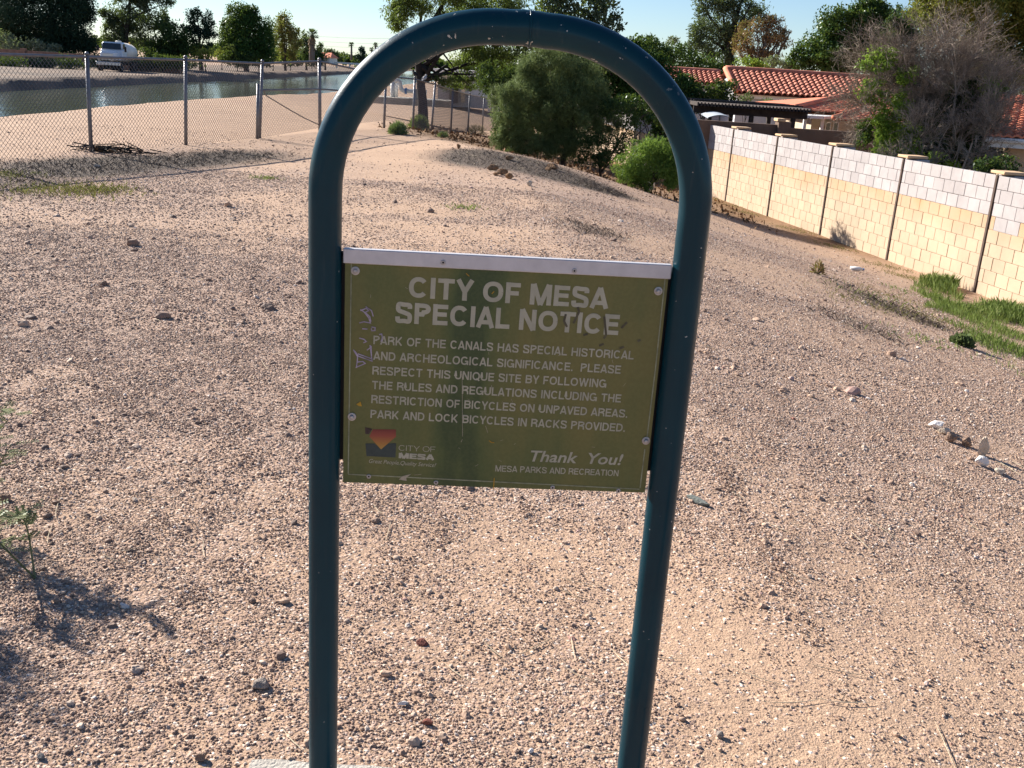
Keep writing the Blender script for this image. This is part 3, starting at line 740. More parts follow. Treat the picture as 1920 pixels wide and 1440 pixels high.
for i in range(26):
    u, v = rs.uniform(670, 1190), rs.uniform(510, 890); l = rs.uniform(2, 8); a = rs.uniform(0, pi)
    pcs.append(strokep(px_poly([(u, v), (u + l * cos(a), v + l * sin(a))]), .0005, LO + .0008 + i * 1e-5))
build('paint_chip', pcs, M['pale_chip'], panel)
M['smudge'] = MAT('smudge_ink', (.115, .102, .065), .8, .3, 50)
sm = [[(835, 620), (850, 660), (830, 700), (800, 760)], [(735, 680), (720, 740), (745, 790)], [(1065, 700), (1080, 860), (1060, 890)], [(1210, 800), (1260, 750)], [(885, 860), (925, 850)], [(1350, 915), (1375, 900)], [(1195, 975), (1235, 960)], [(1020, 950), (1060, 935)]]
build('marker_smudge', [strokep(px_poly([(900 + x / 4.571, 440 + y / 4.571) for x, y in s]), .0042, LO + .0003 + i * 3e-5) for i, s in enumerate(sm)], M['smudge'], panel)
# fixings
def fixing(u, v, r, name, deep):
    c = SP(*sxy(u, v)); ax_ = SN
    if name == 'bolt':
        o = build('bolt', [lathe([(r * 1.25, .0004), (r * 1.25, .0022), (r * 1.0, .0026), (0, .0026)], c, ax_, 20), lathe([(r * .72, .0024), (r * .72, .0062), (r * .5, .0074), (0, .0076)], c, ax_, 6)], M['bolt'], sign)
    else:
        o = build('rivet', [lathe([(r, .0004), (r, .0012), (r * .8, .0020), (r * .42, .0020), (r * .42, .0004)], c + SN * (deep), ax_, 16)], M['bolt'], sign)
        build('rivet_hole', [lathe([(r * .41, .0002), (r * .41, .0007), (0, .0007)], c + SN * (deep), ax_, 10)], M['black'], o)
for u, v in ((666.5, 507.5), (1234, 545.5), (660, 781), (1211, 826)): fixing(u, v, .0064, 'bolt', 0)
for u, v in ((831, 490.5), (1076, 506)): fixing(u, v, .0046, 'rivet', .0086)
for u, v in ((691.5, 893), (817.5, 904.5), (1036, 914), (1159.5, 920)): fixing(u, v, .0046, 'rivet', 0)
ft = gnd(740, 1434); ft[1] -= .010
fx0, fx1 = gnd(470, 1433)[0], gnd(1010, 1436)[0]
rs = np.random.RandomState(9)
top = [(fx0 + (fx1 - fx0) * t, ft[1] + rs.uniform(-.008, .006)) for t in np.linspace(0, 1, 16)]
out = top + [(fx1 + .02, ft[1] - .5), (fx0 - .02, ft[1] - .5)]
kf = len(out); zf = ft[2] + .004
V = [(x, y, zf) for x, y in out] + [(x, y, zf - .2) for x, y in out]
build('footing', [(V, [np.array([list(range(kf))[::-1]]), np.array([[i, (i + 1) % kf, (i + 1) % kf + kf, i + kf] for i in range(kf)])])], M['concrete'], sign)

# ================================================================== BLOCK WALL
WD = np.array([-0.1915, 1.0, 0]); WD /= np.linalg.norm(WD)      # along the wall, away from the viewer
WN = np.array([-WD[1], WD[0], 0.])                               # towards the open ground
WAX = np.array([WD, -WN, UP])
BAY = 2.655; NB = 9; BL = BAY / NB; CHT = 1.83 / 9; WBZ = -1.36
WP0 = np.array([7.19, 15.54, WBZ])
def WPT(s, z, off=0.): return WP0 + WD * s + UP * z + WN * off
rs = np.random.RandomState(3)
wroot = thing('block_wall', 'long tan concrete block wall with grey blocks along its top and narrow dark posts', 'wall', WPT(0, 0))
tanp, greyp, patch = [], [], []
K0, K1 = -5, 14
core = [box(WPT((K0 + K1) / 2 * BAY, .87, -.0795), ((K1 - K0) * BAY, .13, 1.88), WAX)]
for k in range(K0, K1):
    for c in range(9):
        z = (c + .5) * CHT
        xs_ = [0.0] + list((np.arange(NB) + (.5 if c % 2 else 0)) * BL + (0 if c % 2 else BL)) + [BAY]
        xs_ = sorted(set(round(min(max(x, 0), BAY), 4) for x in xs_))
        for a, e in zip(xs_[:-1], xs_[1:]):
            if e - a < .03: continue
            ga = .035 if a == 0 else .003; ge = .035 if e == BAY else .003
            off = rs.uniform(-.0025, .0025)
            bk = bbox(WPT(k * BAY + (a + ga + e - ge) / 2, z + rs.uniform(-.0015, .0015), -.03 + off), (e - a - ga - ge, .078, CHT - (.004 if c < 6 else .006)), .004, WAX)
            if k == -1 and c == 5 and abs((a + e) / 2 - (BAY - 1.5 * BL)) < BL * .55: greyp.append(bk)
            else: (greyp if c >= 6 else tanp).append(bk)
build('wall_core', core, M['mortar'], wroot)
build('lower_courses', tanp, M['block_tan'], wroot)
build('upper_courses', greyp, M['block_grey'], wroot)
for k in range(K0, K1 + 1):
    p = WPT(k * BAY + rs.uniform(-.01, .01), .88, -.018)
    build('joint_post', [bbox(p, (.055, .09, 1.9), .006, WAX)], M['joint'], wroot)
    build('pilaster', [bbox(WPT(k * BAY, .86, -.26), (.40, .24, 1.96), .01, WAX)], M['block_grey'], wroot)
    build('cap_stone', [bbox(WPT(k * BAY + rs.uniform(-.03, .03), 1.85 + .025, -.17), (.34, .40, .045), .008, WAX)], M['cap'], wroot)

# ================================================================== CHAIN LINK FENCE
def post_at(top, bot):
    return top, bot
fps = [(atY(163, 104, 15.33), atY(171, 289, 15.33)), (atY(348, 110, 17.46), atY(348, 272, 17.46)), (atY(492, 117, 20.09), atY(486, 259, 20.09)),
       (atY(599, 113, 23.0), atY(600, 240, 23.0))]
for (u, vt, vb, Y) in ((724, 141, 226, 25.2), (778, 147, 236, 27.2), (816, 157, 252, 29.5), (849, 168, 250, 34.0), (881, 176, 248, 38.8), (908, 181, 246, 43.), (937, 187, 245, 48.)):
    ub = u - (8 if u == 816 else 4)
    fps.append((atY(u, vt, Y), atY(ub, vb, Y)))
d0 = fps[0][0] - fps[1][0]
pre = [(fps[0][0] + d0 * k * 1.05, fps[0][1] + (fps[0][1] - fps[1][1]) * k * 1.05) for k in (2, 1)]
fps = pre + fps
fence = thing('chain_link_fence', 'grey chain link fence with round posts running along the canal road', 'fence', fps[2][1])
for i, (t, bt) in enumerate(fps):
    z = zat(bt[0], bt[1]) - .15; bb = np.array([bt[0], bt[1], min(z, bt[2] - .03)])
    r = .038 if i == 5 else .030
    tt = t + np.array([0, 0, .02])
    build('post', [tube([bb, (bb + tt) / 2, tt], r, 12), lathe([(r * 1.15, -.01), (r * 1.1, .012), (r * .6, .032), (0, .036)], tt, n=12)], M['galv'], fence, smooth=True)
build('short_post', [tube([atY(484, 157, 19.9), atY(482, 258, 19.9) - [0, 0, .1]], .03, 10)], M['galv'], fence, smooth=True)
rail = [t - np.array([0, 0, .02]) for t, _ in fps]
build('top_rail', [tube(rail, .021, 10)], M['galv'], fence, smooth=True)
build('mid_rail', [tube([atY(492, 169, 20.09), atY(600, 167, 23.0), atY(668, 172, 24.3)], .019, 8)], M['galv'], fence, smooth=True)
tr = [(494, 170), (500, 180), (520, 192), (545, 207), (570, 221), (598, 234)]
build('brace_cable', [tube([atY(u, v, 20.1 + (u - 494) / 104 * 2.9) for u, v in tr], .011, 6)], M['galv'], fence)
A_, B_ = [], []
pitch = .075
for i in range(len(fps) - 1):
    t0, b0 = fps[i]; t1, b1 = fps[i + 1]
    t0 = t0 - [0, 0, .02]; t1 = t1 - [0, 0, .02]
    Lb = np.linalg.norm((b1 - b0)[:2]); H = t0[2] - b0[2]
    def PT(s, h):
        s = np.clip(s / Lb, 0, 1)[:, None]; h = (h / H)[:, None]
        return (b0 * (1 - s) + b1 * s) * (1 - h) + (t0 * (1 - s) + t1 * s) * h
    st = pitch if i < 6 else pitch * 1.25
    for sg in (1, -1):
        s_0 = np.arange(-H, Lb + H, st)
        # height span inside the bay
        if sg > 0: h0 = np.clip(-s_0, 0, H); h1 = np.clip(Lb - s_0, 0, H)
        else: h0 = np.clip(s_0 - Lb, 0, H); h1 = np.clip(s_0, 0, H)
        ok = h1 - h0 > .02; s_, h0, h1 = s_0[ok], h0[ok], h1[ok]
        A_.append(PT(s_ + sg * h0, h0)); B_.append(PT(s_ + sg * h1, h1))
build('wire_mesh', [segs(np.concatenate(A_), np.concatenate(B_), .0032, .0032, 3)], M["wire"], fence)

# birds on the rail -----------------------------------------------------
def bird(c, heading, label, mat, sc=1.0, name='small_bird'):
    fw = np.array([cos(heading), sin(heading), 0]); V, F = ICO3; V = V.copy()
    ax_ = np.array([fw * cos(.6) + UP * sin(.6), np.cross(UP, fw), -fw * sin(.6) + UP * cos(.6)])
    t = V[:, :1]; body = V * np.array([.085, .045, .05]) * (1 - .25 * np.clip(-t, 0, 1)) @ ax_ + c + UP * .075
    hd = ICO2[0] * .032 + c + fw * .062 + UP * .145
    o = build(name, [(body, [F]), (hd, [ICO2[1]]), tube([c + fw * .06 + UP * .135, c + fw * .045 + UP * .105], [.028, .036], 8), segs([c + fw * .09 + UP * .145], [c + fw * .118 + UP * .138], .009, .001, 6)], mat, loc=c, smooth=True)
    tag(o, label, 'bird', 'birds sitting on the fence')
    build('tail', [quad(c - fw * .05 + np.cross(UP, fw) * .02 + UP * .045, c - fw * .05 - np.cross(UP, fw) * .02 + UP * .045, c - fw * .15 - np.cross(UP, fw) * .026 - UP * .01, c - fw * .15 + np.cross(UP, fw) * .026 - UP * .01)], mat, o)
    for s in (-1, 1):
        side = np.cross(UP, fw) * s
        build('wing', [(ICO2[0] * np.array([.07, .012, .03]) @ ax_ + c + side * .042 - fw * .012 + UP * .07, [ICO2[1]])], mat, o, smooth=True)
        build('leg', [segs([c + side * .016 + UP * .04], [c + side * .016], .004, .004, 5)], M['black'], o)
    return o
ra, rb_ = rail[6], rail[7]
bird(rail[7] + [0, 0, .06] - (rail[7] - rail[6]) / np.linalg.norm(rail[7] - rail[6]) * .0, 2.6, 'small dark bird perched on the fence rail beside the tree trunk', M['bird'], 1)
bird(rail[7] * .55 + rail[8] * .45 + [0, 0, .021], 1.0, 'small pale grey bird on the fence rail in front of the dark trunk', M['bird_pale'], 1)

# ================================================================== TREES
def leafq(rng, p, size, asp=.5, droop=0., jit=.8):
    n = len(p); d = rng.normal(size=(n, 3)); d[:, 2] -= droop; d /= np.linalg.norm(d, axis=1)[:, None]
    r = rng.normal(size=(n, 3)); s = np.cross(d, r); s /= np.linalg.norm(s, axis=1)[:, None] + 1e-9
    l = (size * (1 - jit / 2 + jit * rng.random_sample(n)))[:, None]
    V = np.stack([p, p + d * l * .5 + s * l * asp * .5, p + d * l, p + d * l * .5 - s * l * asp * .5], 1).reshape(-1, 3)
    return (V, [np.arange(4 * n).reshape(-1, 4)])
def blob3(rng, blobs, Y, zsq=1.0, dep=.8):
    out = []
    for bl in blobs:
        u, v, ru, rv = bl[:4]; k = mpp(Y)
        dy = bl[4] if len(bl) > 4 else rng.uniform(-.3, .3) * ru * k
        c = atY(u, v, Y + dy)
        out.append((c, np.array([ru * k, max(ru, rv) * k * dep, rv * k])))
    return out
def crown(rng, B, px, Y, cover=3.0, asp=.5, droop=0., npuff=12, pr=.42, fill=.15, leafmul=1.0):
    size = px * mpp(Y); P = []; puffs = []
    for c, r in B:
        rp = (r[0] * r[2]) ** .5 / mpp(Y)          # px radius
        n = int(cover * pi * rp * rp / (px * px * asp * .5 * .75) * leafmul)
        m = npuff
        d = rng.normal(size=(m, 3)); d /= np.linalg.norm(d, axis=1)[:, None]
        pc = c + d * r * (.35 + .62 * rng.random_sample((m, 1)) ** .6)
        puffs.append(pc)
        prr = pr * (.6 + .8 * rng.random_sample(m))
        k = rng.randint(0, m, n)
        q = rng.normal(size=(n, 3)); q /= np.linalg.norm(q, axis=1)[:, None]; q *= (rng.random_sample((n, 1)) ** .45)
        p = pc[k] + q * r * prr[k][:, None]
        f = rng.random_sample(n) < fill
        p[f] = (c + q * r * .95)[f]
        P.append(p)
    P = np.concatenate(P)
    return leafq(rng, P, size, asp, droop), np.concatenate(puffs)
def tree(name, label, cat, Y, base, blobs, leaf, px=4.5, cover=3., asp=.5, droop=0., trunk=None, tr=.2, bark='bark', group=None, npuff=12, pr=.42, limbs=6, seed=1, dep=.8, fill=.15, zbase=None, parts=('crown', 'trunk'), leafmul=1.):
    rng = np.random.RandomState(seed)
    B = blob3(rng, blobs, Y, dep=dep)
    lq, puffs = crown(rng, B, px, Y, cover, asp, droop, npuff, pr, fill, leafmul)
    bp_ = atY(base[0], base[1], Y)
    zb = zat(bp_[0], bp_[1]) if zbase is None else zbase
    bp_[2] = zb
    root = thing(name, label, cat, bp_, group)
    build(parts[0], [lq], M[leaf], root)
    tp = [bp_ - [0, 0, .15]] + ([atY(u, v, Y) for u, v in trunk] if trunk else [bp_ + (B[0][0] - bp_) * .8])
    tp = np.array(tp)
    if len(tp) == 2: tp = np.array([tp[0], tp[0] * .5 + tp[1] * .5 + rng.normal(size=3) * tr * .4, tp[1]])
    pcs = [tube(tp, np.linspace(tr, tr * .35, len(tp)), 9)]
    for i in range(limbs):
        t = puffs[rng.randint(len(puffs))]; k = rng.uniform(.35, .95); j = k * (len(tp) - 1); a = int(j); f = j - a
        s = tp[a] * (1 - f) + tp[min(a + 1, len(tp) - 1)] * f
        mid = s * .5 + t * .5 + rng.normal(size=3) * np.linalg.norm(t - s) * .08 + [0, 0, np.linalg.norm(t - s) * .08]
        r0 = tr * (1 - .65 * k) * .6
        pcs.append(tube([s, mid, t], [r0, r0 * .6, r0 * .2], 6))
    build(parts[1], pcs, M[bark], root, smooth=True)
    return root
FAR = 'trees beyond the far canal bank'
tree('pine_tree', 'tall dense dark pine at the far left, its top out of the picture', 'tree', 128, (100, 118), [(60, 25, 75, 45), (130, 45, 40, 45), (20, 60, 45, 35), (150, 80, 28, 25), (95, 85, 55, 28), (60, -50, 75, 50), (140, -10, 30, 35), (165, 30, 16, 14)], 'l_pine', 4.2, 4.8, .35, tr=.5, group=FAR, fill=.35, seed=11, trunk=[(100, 60), (90, -30)])
tree('oleander_bush', 'large pale flowering bush at the foot of the dark pine', 'bush', 121, (55, 122), [(40, 88, 42, 20), (88, 98, 28, 16), (8, 78, 22, 20)], 'l_pale', 4, 3.2, .5, tr=.12, seed=12, limbs=4, parts=('foliage', 'stem'))
tree('eucalyptus_tree', 'tall loose eucalyptus rising behind the water truck', 'tree', 134, (238, 118), [(240, 15, 45, 40), (288, 5, 28, 22), (212, 55, 24, 28), (250, 75, 34, 25), (300, 38, 18, 18), (240, -45, 60, 40), (195, 20, 12, 10), (318, 2, 9, 7)], 'l_euc', 4.2, 3.4, .35, .3, tr=.45, group=FAR, seed=13, trunk=[(236, 70), (245, -10)])
tree('shade_tree', 'round dark tree between the eucalyptus and the small pine', 'tree', 130, (325, 120), [(322, 65, 38, 32), (308, 95, 36, 22), (345, 92, 25, 20), (290, 85, 20, 20)], 'l_dark', 4.2, 3.2, .5, tr=.35, group=FAR, seed=14)
tree('aleppo_pine', 'small upright pine with ragged top beside the round dark tree', 'tree', 132, (378, 120), [(374, 48, 20, 20), (360, 32, 11, 11), (391, 42, 9, 18), (382, 72, 24, 18), (371, 22, 7, 7), (350, 55, 12, 9)], 'l_pine', 3.8, 3., .35, tr=.3, group=FAR, seed=15)
tree('round_tree', 'big dense dark rounded tree with a smooth dome top', 'tree', 150, (462, 120), [(462, 68, 44, 46, 0), (456, 36, 28, 24, 0), (482, 92, 34, 24, 0), (436, 88, 25, 28, -1), (498, 72, 14, 25, 0), (470, 30, 18, 16, 0), (425, 60, 12, 18, 0)], 'l_ficus', 3.6, 4.2, .5, tr=.4, group=FAR, seed=16, npuff=22, pr=.35, fill=.35)
tree('turning_tree', 'narrow tree with yellowing top beside the dome shaped tree', 'tree', 180, (535, 120), [(533, 58, 21, 24), (533, 38, 12, 13), (552, 82, 13, 24), (520, 68, 12, 20), (540, 95, 20, 15)], 'l_goldtop', 3.8, 3., .5, tr=.25, group=FAR, seed=17)
tree('olive_tree', 'grey green tree mass around the thatched fan palm', 'tree', 204, (575, 118), [(568, 88, 16, 22), (600, 98, 12, 16), (582, 105, 20, 14)], 'l_euc', 3.6, 3.2, .5, tr=.25, group=FAR, seed=18)
tree('street_tree', 'small hazy tree farthest along the left canal road', 'tree', 230, (610, 119), [(606, 100, 13, 12), (619, 102, 9, 9), (631, 104, 7, 7)], 'l_euc', 3.2, 3., .5, tr=.25, group=FAR, seed=19)
tree('low_conifer', 'small dark cone shaped tree far down the canal', 'tree', 300, (678, 113), [(678, 99, 7, 9), (678, 92, 4, 6), (672, 107, 9, 5)], 'l_pine', 2.8, 3., .5, tr=.25, seed=20)
LB = 'low bushes on the far bank'
tree('low_bush', 'low yellow green bush left of the dome shaped tree', 'bush', 128, (385, 121), [(383, 104, 18, 10)], 'l_yellow', 3.6, 3., .5, tr=.08, group=LB, seed=21, limbs=3, parts=('foliage', 'stem'))
tree('low_bush', 'bright low bush directly under the dome shaped tree', 'bush', 148, (416, 121), [(416, 105, 19, 9)], 'l_yellow', 3.6, 3., .5, tr=.08, group=LB, seed=22, limbs=3, parts=('foliage', 'stem'))
tree('low_bush', 'low bush between the dome shaped tree and the yellowing tree', 'bush', 170, (512, 121), [(512, 103, 15, 11)], 'l_yellow', 3.6, 3., .5, tr=.08, group=LB, seed=23, limbs=3, parts=('foliage', 'stem'))
tree('low_bush', 'dark low bush right of the water truck', 'bush', 124, (275, 121), [(275, 106, 26, 12), (310, 112, 20, 8)], 'l_dark', 3.6, 3., .5, tr=.08, group=LB, seed=24, limbs=3, parts=('foliage', 'stem'))
tree('low_bush', 'dark hedge bush left of the water truck', 'bush', 123, (140, 124), [(140, 112, 30, 12), (110, 115, 20, 10)], 'l_dark', 3.6, 3., .5, tr=.08, group=LB, seed=25, limbs=3, parts=('foliage', 'stem'))
for i, (u, ru, leaf) in enumerate([(20, 34, 'l_dark'), (190, 26, 'l_pine'), (340, 30, 'l_dark'), (445, 34, 'l_dark'), (485, 30, 'l_pine'), (545, 24, 'l_dark'), (585, 20, 'l_dark'), (75, 32, 'l_pine'), (130, 30, 'l_dark'), (265, 26, 'l_pine'), (305, 28, 'l_dark')]):
    tree('hedge_bush', ['dark low bush at the far left edge beyond the canal', 'dark bush hidden partly behind the truck cab', 'dark bush below the small upright pine', 'dark bush at the left foot of the dome shaped tree', 'dark bush at the right foot of the dome shaped tree', 'dark bush below the yellowing tree', 'dark bush around the foot of the thatched palm', 'dark bush in front of the pale flowering bush', 'dark bush just left of the truck', 'dark bush just right of the truck', 'second dark bush right of the truck'][i], 'bush', [97, 109, 110.5, 146, 156, 184, 202, 99, 101, 110.5, 110.5][i], (u, 126), [(u, [118, 117, 117, 112, 112, 112, 112, 118, 118, 118, 118][i], ru, 12)], leaf, 3.8, 4., .5, tr=.08, group=LB, seed=220 + i, limbs=3, fill=.5, parts=('foliage', 'stem'))
# palms
def fronds(rng, c, n, ln, droop=.5, fan=True, up=.2):
    pcs = []
    for i in range(n):
        a = rng.uniform(0, 2 * pi); e = rng.uniform(-.5, 1.2); d = np.array([cos(a) * cos(e), sin(a) * cos(e), sin(e)])
        side = np.cross(d, UP); side /= np.linalg.norm(side) + 1e-9
        b = c + d * ln * .35
        pcs.append(segs([c], [b], ln * .015, ln * .01, 3))
        if fan:
            m = 11
            for th in np.linspace(-1.15, 1.15, m):
                dd = d * cos(th) + side * sin(th); tp_ = b + dd * ln * .65 * (1 - .25 * abs(th)) - UP * ln * droop * .25 * rng.uniform(.5, 1.2); md = b + dd * ln * .34
                w_ = np.cross(dd, UP); w_ /= np.linalg.norm(w_) + 1e-9; w_ = w_ * ln * .035
                pcs.append((np.array([b, md + w_, tp_, md - w_]), [np.array([[0, 1, 2, 3]])]))
        else:
            for k in range(9):
                s = b + d * ln * .08 * k - UP * ln * .012 * k * k * droop
                for sg in (-1, 1):
                    tp_ = s + side * sg * ln * .22 * (1 - k / 12) + d * ln * .14 - UP * ln * .06
                    pcs.append((np.array([s, s * .5 + tp_ * .5 + d * ln * .025, tp_, s * .5 + tp_ * .5 - d * ln * .025]), [np.array([[0, 1, 2, 3]])]))
    return pcs
def palm(label, Y, cu, cv, bv, rpx, seed, skirt=0, trr=.25, group=None, ub=None):
    rng = np.random.RandomState(seed); c = atY(cu, cv, Y); b_ = atY(ub or cu, bv, Y)
    b_[2] = min(b_[2], c[2] - 1)
    root = thing('fan_palm', label, 'palm tree', b_, group)
    build('trunk', [tube([b_, b_ * .5 + c * .5, c], [trr * 1.15, trr, trr * .8], 8)], M['bark_grey'], root, smooth=True)
    build('crown', fronds(rng, c, 34, rpx * mpp(Y)), M['l_palm'], root)
    if skirt:
        k = mpp(Y); pcs = []
        for i in range(90):
            a = rng.uniform(0, 2 * pi); h = rng.uniform(0, skirt) * k; r = (.5 + .5 * rng.rand()) * rpx * .55 * k * (1 - .35 * h / (skirt * k))
            p = c - UP * h + np.array([cos(a), sin(a), 0]) * r * .5; q = p + np.array([cos(a), sin(a), 0]) * r * .5 - UP * rpx * .5 * k
            s_ = np.array([-sin(a), cos(a), 0]) * rpx * .1 * k
            pcs.append((np.array([p + s_ * .4, q + s_, q - s_, p - s_ * .4]), [np.array([[0, 1, 2, 3]])]))
        build('skirt', pcs, M['thatch'], root)
    return root
PG = 'fan palms down the canal'
palm('fan palm with a thick brown thatch skirt behind the far bank', 198, 585, 66, 118, 15, 31, 26, .5, PG)
palm('slender tall fan palm standing alone against the sky', 300, 659, 84, 113, 7, 32, 0, .3, PG)
palm('tall distant fan palm nearest the arch of the sign', 290, 704, 85, 113, 7, 33, 0, .3, PG)
palm('shorter distant fan palm just left of the tallest pair', 295, 697, 93, 113, 6, 34, 0, .3, PG)
rng = np.random.RandomState(35); yb = atY(437, 120, 147); yr = thing('young_palm', 'young trunkless palm in front of the dome shaped tree', 'palm tree', yb)
build('crown', fronds(rng, atY(437, 96, 147), 30, 22 * mpp(147), .5, False), M['l_palm'], yr)
build('trunk', [tube([yb, atY(437, 96, 147)], .2, 7)], M['bark'], yr)
# far treeline that reads as one mass
rng = np.random.RandomState(40); tl = []
for u in np.arange(-900, 2900, 9.):
    Y = rng.uniform(330, 520); hv = 134 + (u - 997) * .0633
    k = mpp(Y); c = atY(u, hv - rng.uniform(-2, 5), Y)
    tl.append((c, np.array([rng.uniform(8, 16) * k, 5., rng.uniform(4, 9) * k])))
P = []
for c, r in tl:
    q = rng.normal(size=(170, 3)); q /= np.linalg.norm(q, axis=1)[:, None]; P.append(c + q * r * rng.random_sample((170, 1)) ** .4)
o = build('treeline', [leafq(rng, np.concatenate(P), 1.5, .6)], M['l_dark'], loc=(0, 400, 0)); tag(o, 'far low line of trees along the horizon', 'treeline', kind='stuff')

# far bank wall, buildings ------------------------------------------------
def px_box(u0, u1, vt, vb, Y, dep, mat, name, parent, zb=None):
    a = atY(u0, vb, Y); b_ = atY(u1, vb, Y); t = atY(u0, vt, Y); t2 = atY(u1, vt, Y)
    zl = zb if zb is not None else min(a[2], b_[2])
    zt = (t[2] + t2[2]) / 2
    return build(name, [box(((a[0] + b_[0]) / 2, Y + dep / 2, (zl + zt) / 2), (abs(b_[0] - a[0]), dep, zt - zl))], mat, parent)
a0, a1 = atY(-60, 130, 122), atY(330, 130, 124)
r_ = thing('garden_wall', 'low reddish block wall beyond the far canal road', 'wall', (a0[0], 112.5, -.95))
x0_, x1_ = -100., atY(335, 125, 112)[0]
build('wall', [box(((x0_ + x1_) / 2, 112.5, -.35), (x1_ - x0_, .25, 1.5))], M['brickwall'], r_)
for x in np.arange(x0_, x1_, 9.):
    build('pillar', [box((x, 112.4, -.25), (.5, .5, 1.75))], M['brickwall'], r_)
r_ = thing('far_house', 'small white building far down the canal beside the palms', 'house', atY(603, 117, 205))
px_box(592, 618, 107, 118, 205, 8, M['stucco_white'], 'wall', r_)
a, b_ = atY(590, 107, 204.5), atY(620, 108.5, 204.5); m_ = (a + b_) / 2
build('roof', [(np.array([a, b_, b_ + [0, 9, 0], a + [0, 9, 0], a * .8 + b_ * .2 + [0, 4.5, 1.0], b_ * .8 + a * .2 + [0, 4.5, 1.0]]), [np.array([[0, 1, 5, 4], [2, 3, 4, 5]]), np.array([[1, 2, 5], [3, 0, 4]])])], M['tile_orange'], r_)
px_box(600, 605, 110, 114, 204.8, .3, M['glass'], 'window', r_)
r_ = thing('canal_guardrail', 'pale guard rail crossing the far end of the canal', 'guardrail', atY(650, 124, 210))
build('rail', [box((atY(655, 119, 210) + atY(655, 119, 210)) / 2, (12, .15, .35))], M['trim'], r_)
for i in range(5):
    c = atY(655, 119, 210) + [(i - 2) * 2.6, .2, -.45]; build('post', [box(c, (.2, .2, 1.2))], M['trim'], r_)
for i, v in enumerate((63, 72, 80, 89)):
    a = atY(556, v + 2, 170); b_ = atY(800, v + 7 + i, 170)
    n = 14; t = np.linspace(0, 1, n); pl = a[None] * (1 - t[:, None]) + b_[None] * t[:, None]; pl[:, 2] -= .35 * 4 * t * (1 - t)
    o = build('power_line', [tube(pl, .011, 4)], M['black'], loc=pl[0]); tag(o, ['uppermost thin power line across the sky', 'second thin power line from the top', 'third thin power line from the top', 'lowest thin power line above the palms'][i], 'power line', 'power lines across the canal')

# water truck ---------------------------------------------------------------
tb = atY(222, 133, 105); tb[2] = -.97
truck = thing('water_truck', 'white water tank truck parked on the far canal bank', 'truck', tb)
hd = math.atan2(-.99, .12); TXF = np.array([[cos(hd), sin(hd), 0], [-sin(hd), cos(hd), 0], [0, 0, 1.]])
def tk(p): return tb + np.asarray(p, float) @ TXF
def tbx(c, s, b=.05): return bbox(tk(c), s, b, TXF)
cab = build('cab', [tbx((1.25, 0, 1.62), (1.5, 2.15, 1.0), .12), tbx((1.22, 0, 2.42), (1.25, 2.0, .75), .16)], M['truck_white'], truck)
build('windshield', [(np.array([tk(p) for p in [(2.03, -.92, 2.12), (2.03, .92, 2.12), (1.88, .86, 2.68), (1.88, -.86, 2.68)]]), [np.array([[0, 1, 2, 3]])])], M['glass'], cab)
for s in (-1, 1):
    build('side_window', [box(tk((1.3, s * 1.005, 2.42)), (.75, .02, .48), TXF)], M['glass'], cab)
    build('mirror', [tbx((1.95, s * 1.3, 2.15), (.08, .2, .5), .02), segs([tk((1.85, s * 1.0, 2.2))], [tk((1.95, s * 1.3, 2.2))], .02, .02)], M['black'], truck)
    build('headlight', [tbx((3.42, s * .8, 1.25), (.06, .3, .22), .02)], M['lamp_glass'], truck)
    build('fender', [tbx((2.75, s * .92, 1.22), (1.2, .32, .3), .1)], M['truck_white'], truck)
hood = build('hood', [tbx((2.7, 0, 1.48), (1.45, 1.55, .85), .14)], M['truck_white'], truck)
build('grille', [tbx((3.44, 0, 1.4), (.05, 1.0, .6), .02)], M['chrome'], hood)
build('bumper', [tbx((3.5, 0, .75), (.2, 2.3, .35), .05)], M['chrome'], truck)
build('chassis', [tbx((-.1, 0, .75), (6.6, .9, .28), .03)], M['black'], truck)
tank = []
a = np.linspace(0, 2 * pi, 25)[:-1]; prof = [(-3.4, .0), (-3.4, .8), (-3.3, .97), (-1.5, 1.0), (.2, .97), (.3, .8), (.3, .0)]
V = np.array([[tk((x, cos(t) * 1.2 * k, 1.84 + sin(t) * .96 * k)) for t in a] for x, k in prof]).reshape(-1, 3)
i = np.arange(len(prof) - 1)[:, None] * 24; j = np.arange(24)[None]; F = np.stack([i + j, i + (j + 1) % 24, i + 24 + (j + 1) % 24, i + 24 + j], -1).reshape(-1, 4)
tko = build('tank', [(V, [F])], M['tank'], truck, smooth=True)
build('hatch', [lathe([(.3, 0), (.3, .15), (.2, .2), (0, .2)], tk((-.6, 0, 2.76)))], M['tank'], tko)
build('beacon', [lathe([(.07, 0), (.07, .2), (0, .24)], tk((-2.9, .5, 2.66)))], M['amber'], tko)
for x, ys2 in ((2.7, (-.95, .95)), (-1.6, (-.98, .98)), (-2.7, (-.98, .98))):
    for y in ys2:
        c = tk((x, y, .5)); axw = TXF[1]
        wh = build('wheel', [lathe([(.3, -.17), (.47, -.17), (.5, -.12), (.5, .12), (.47, .17), (.3, .17)], c, axw, 20)], M['rubber'], truck)
        build('rim', [lathe([(.29, -.18), (.29, .18), (.1, .14), (0, .14)], c, axw, 14)], M['chrome'], wh)

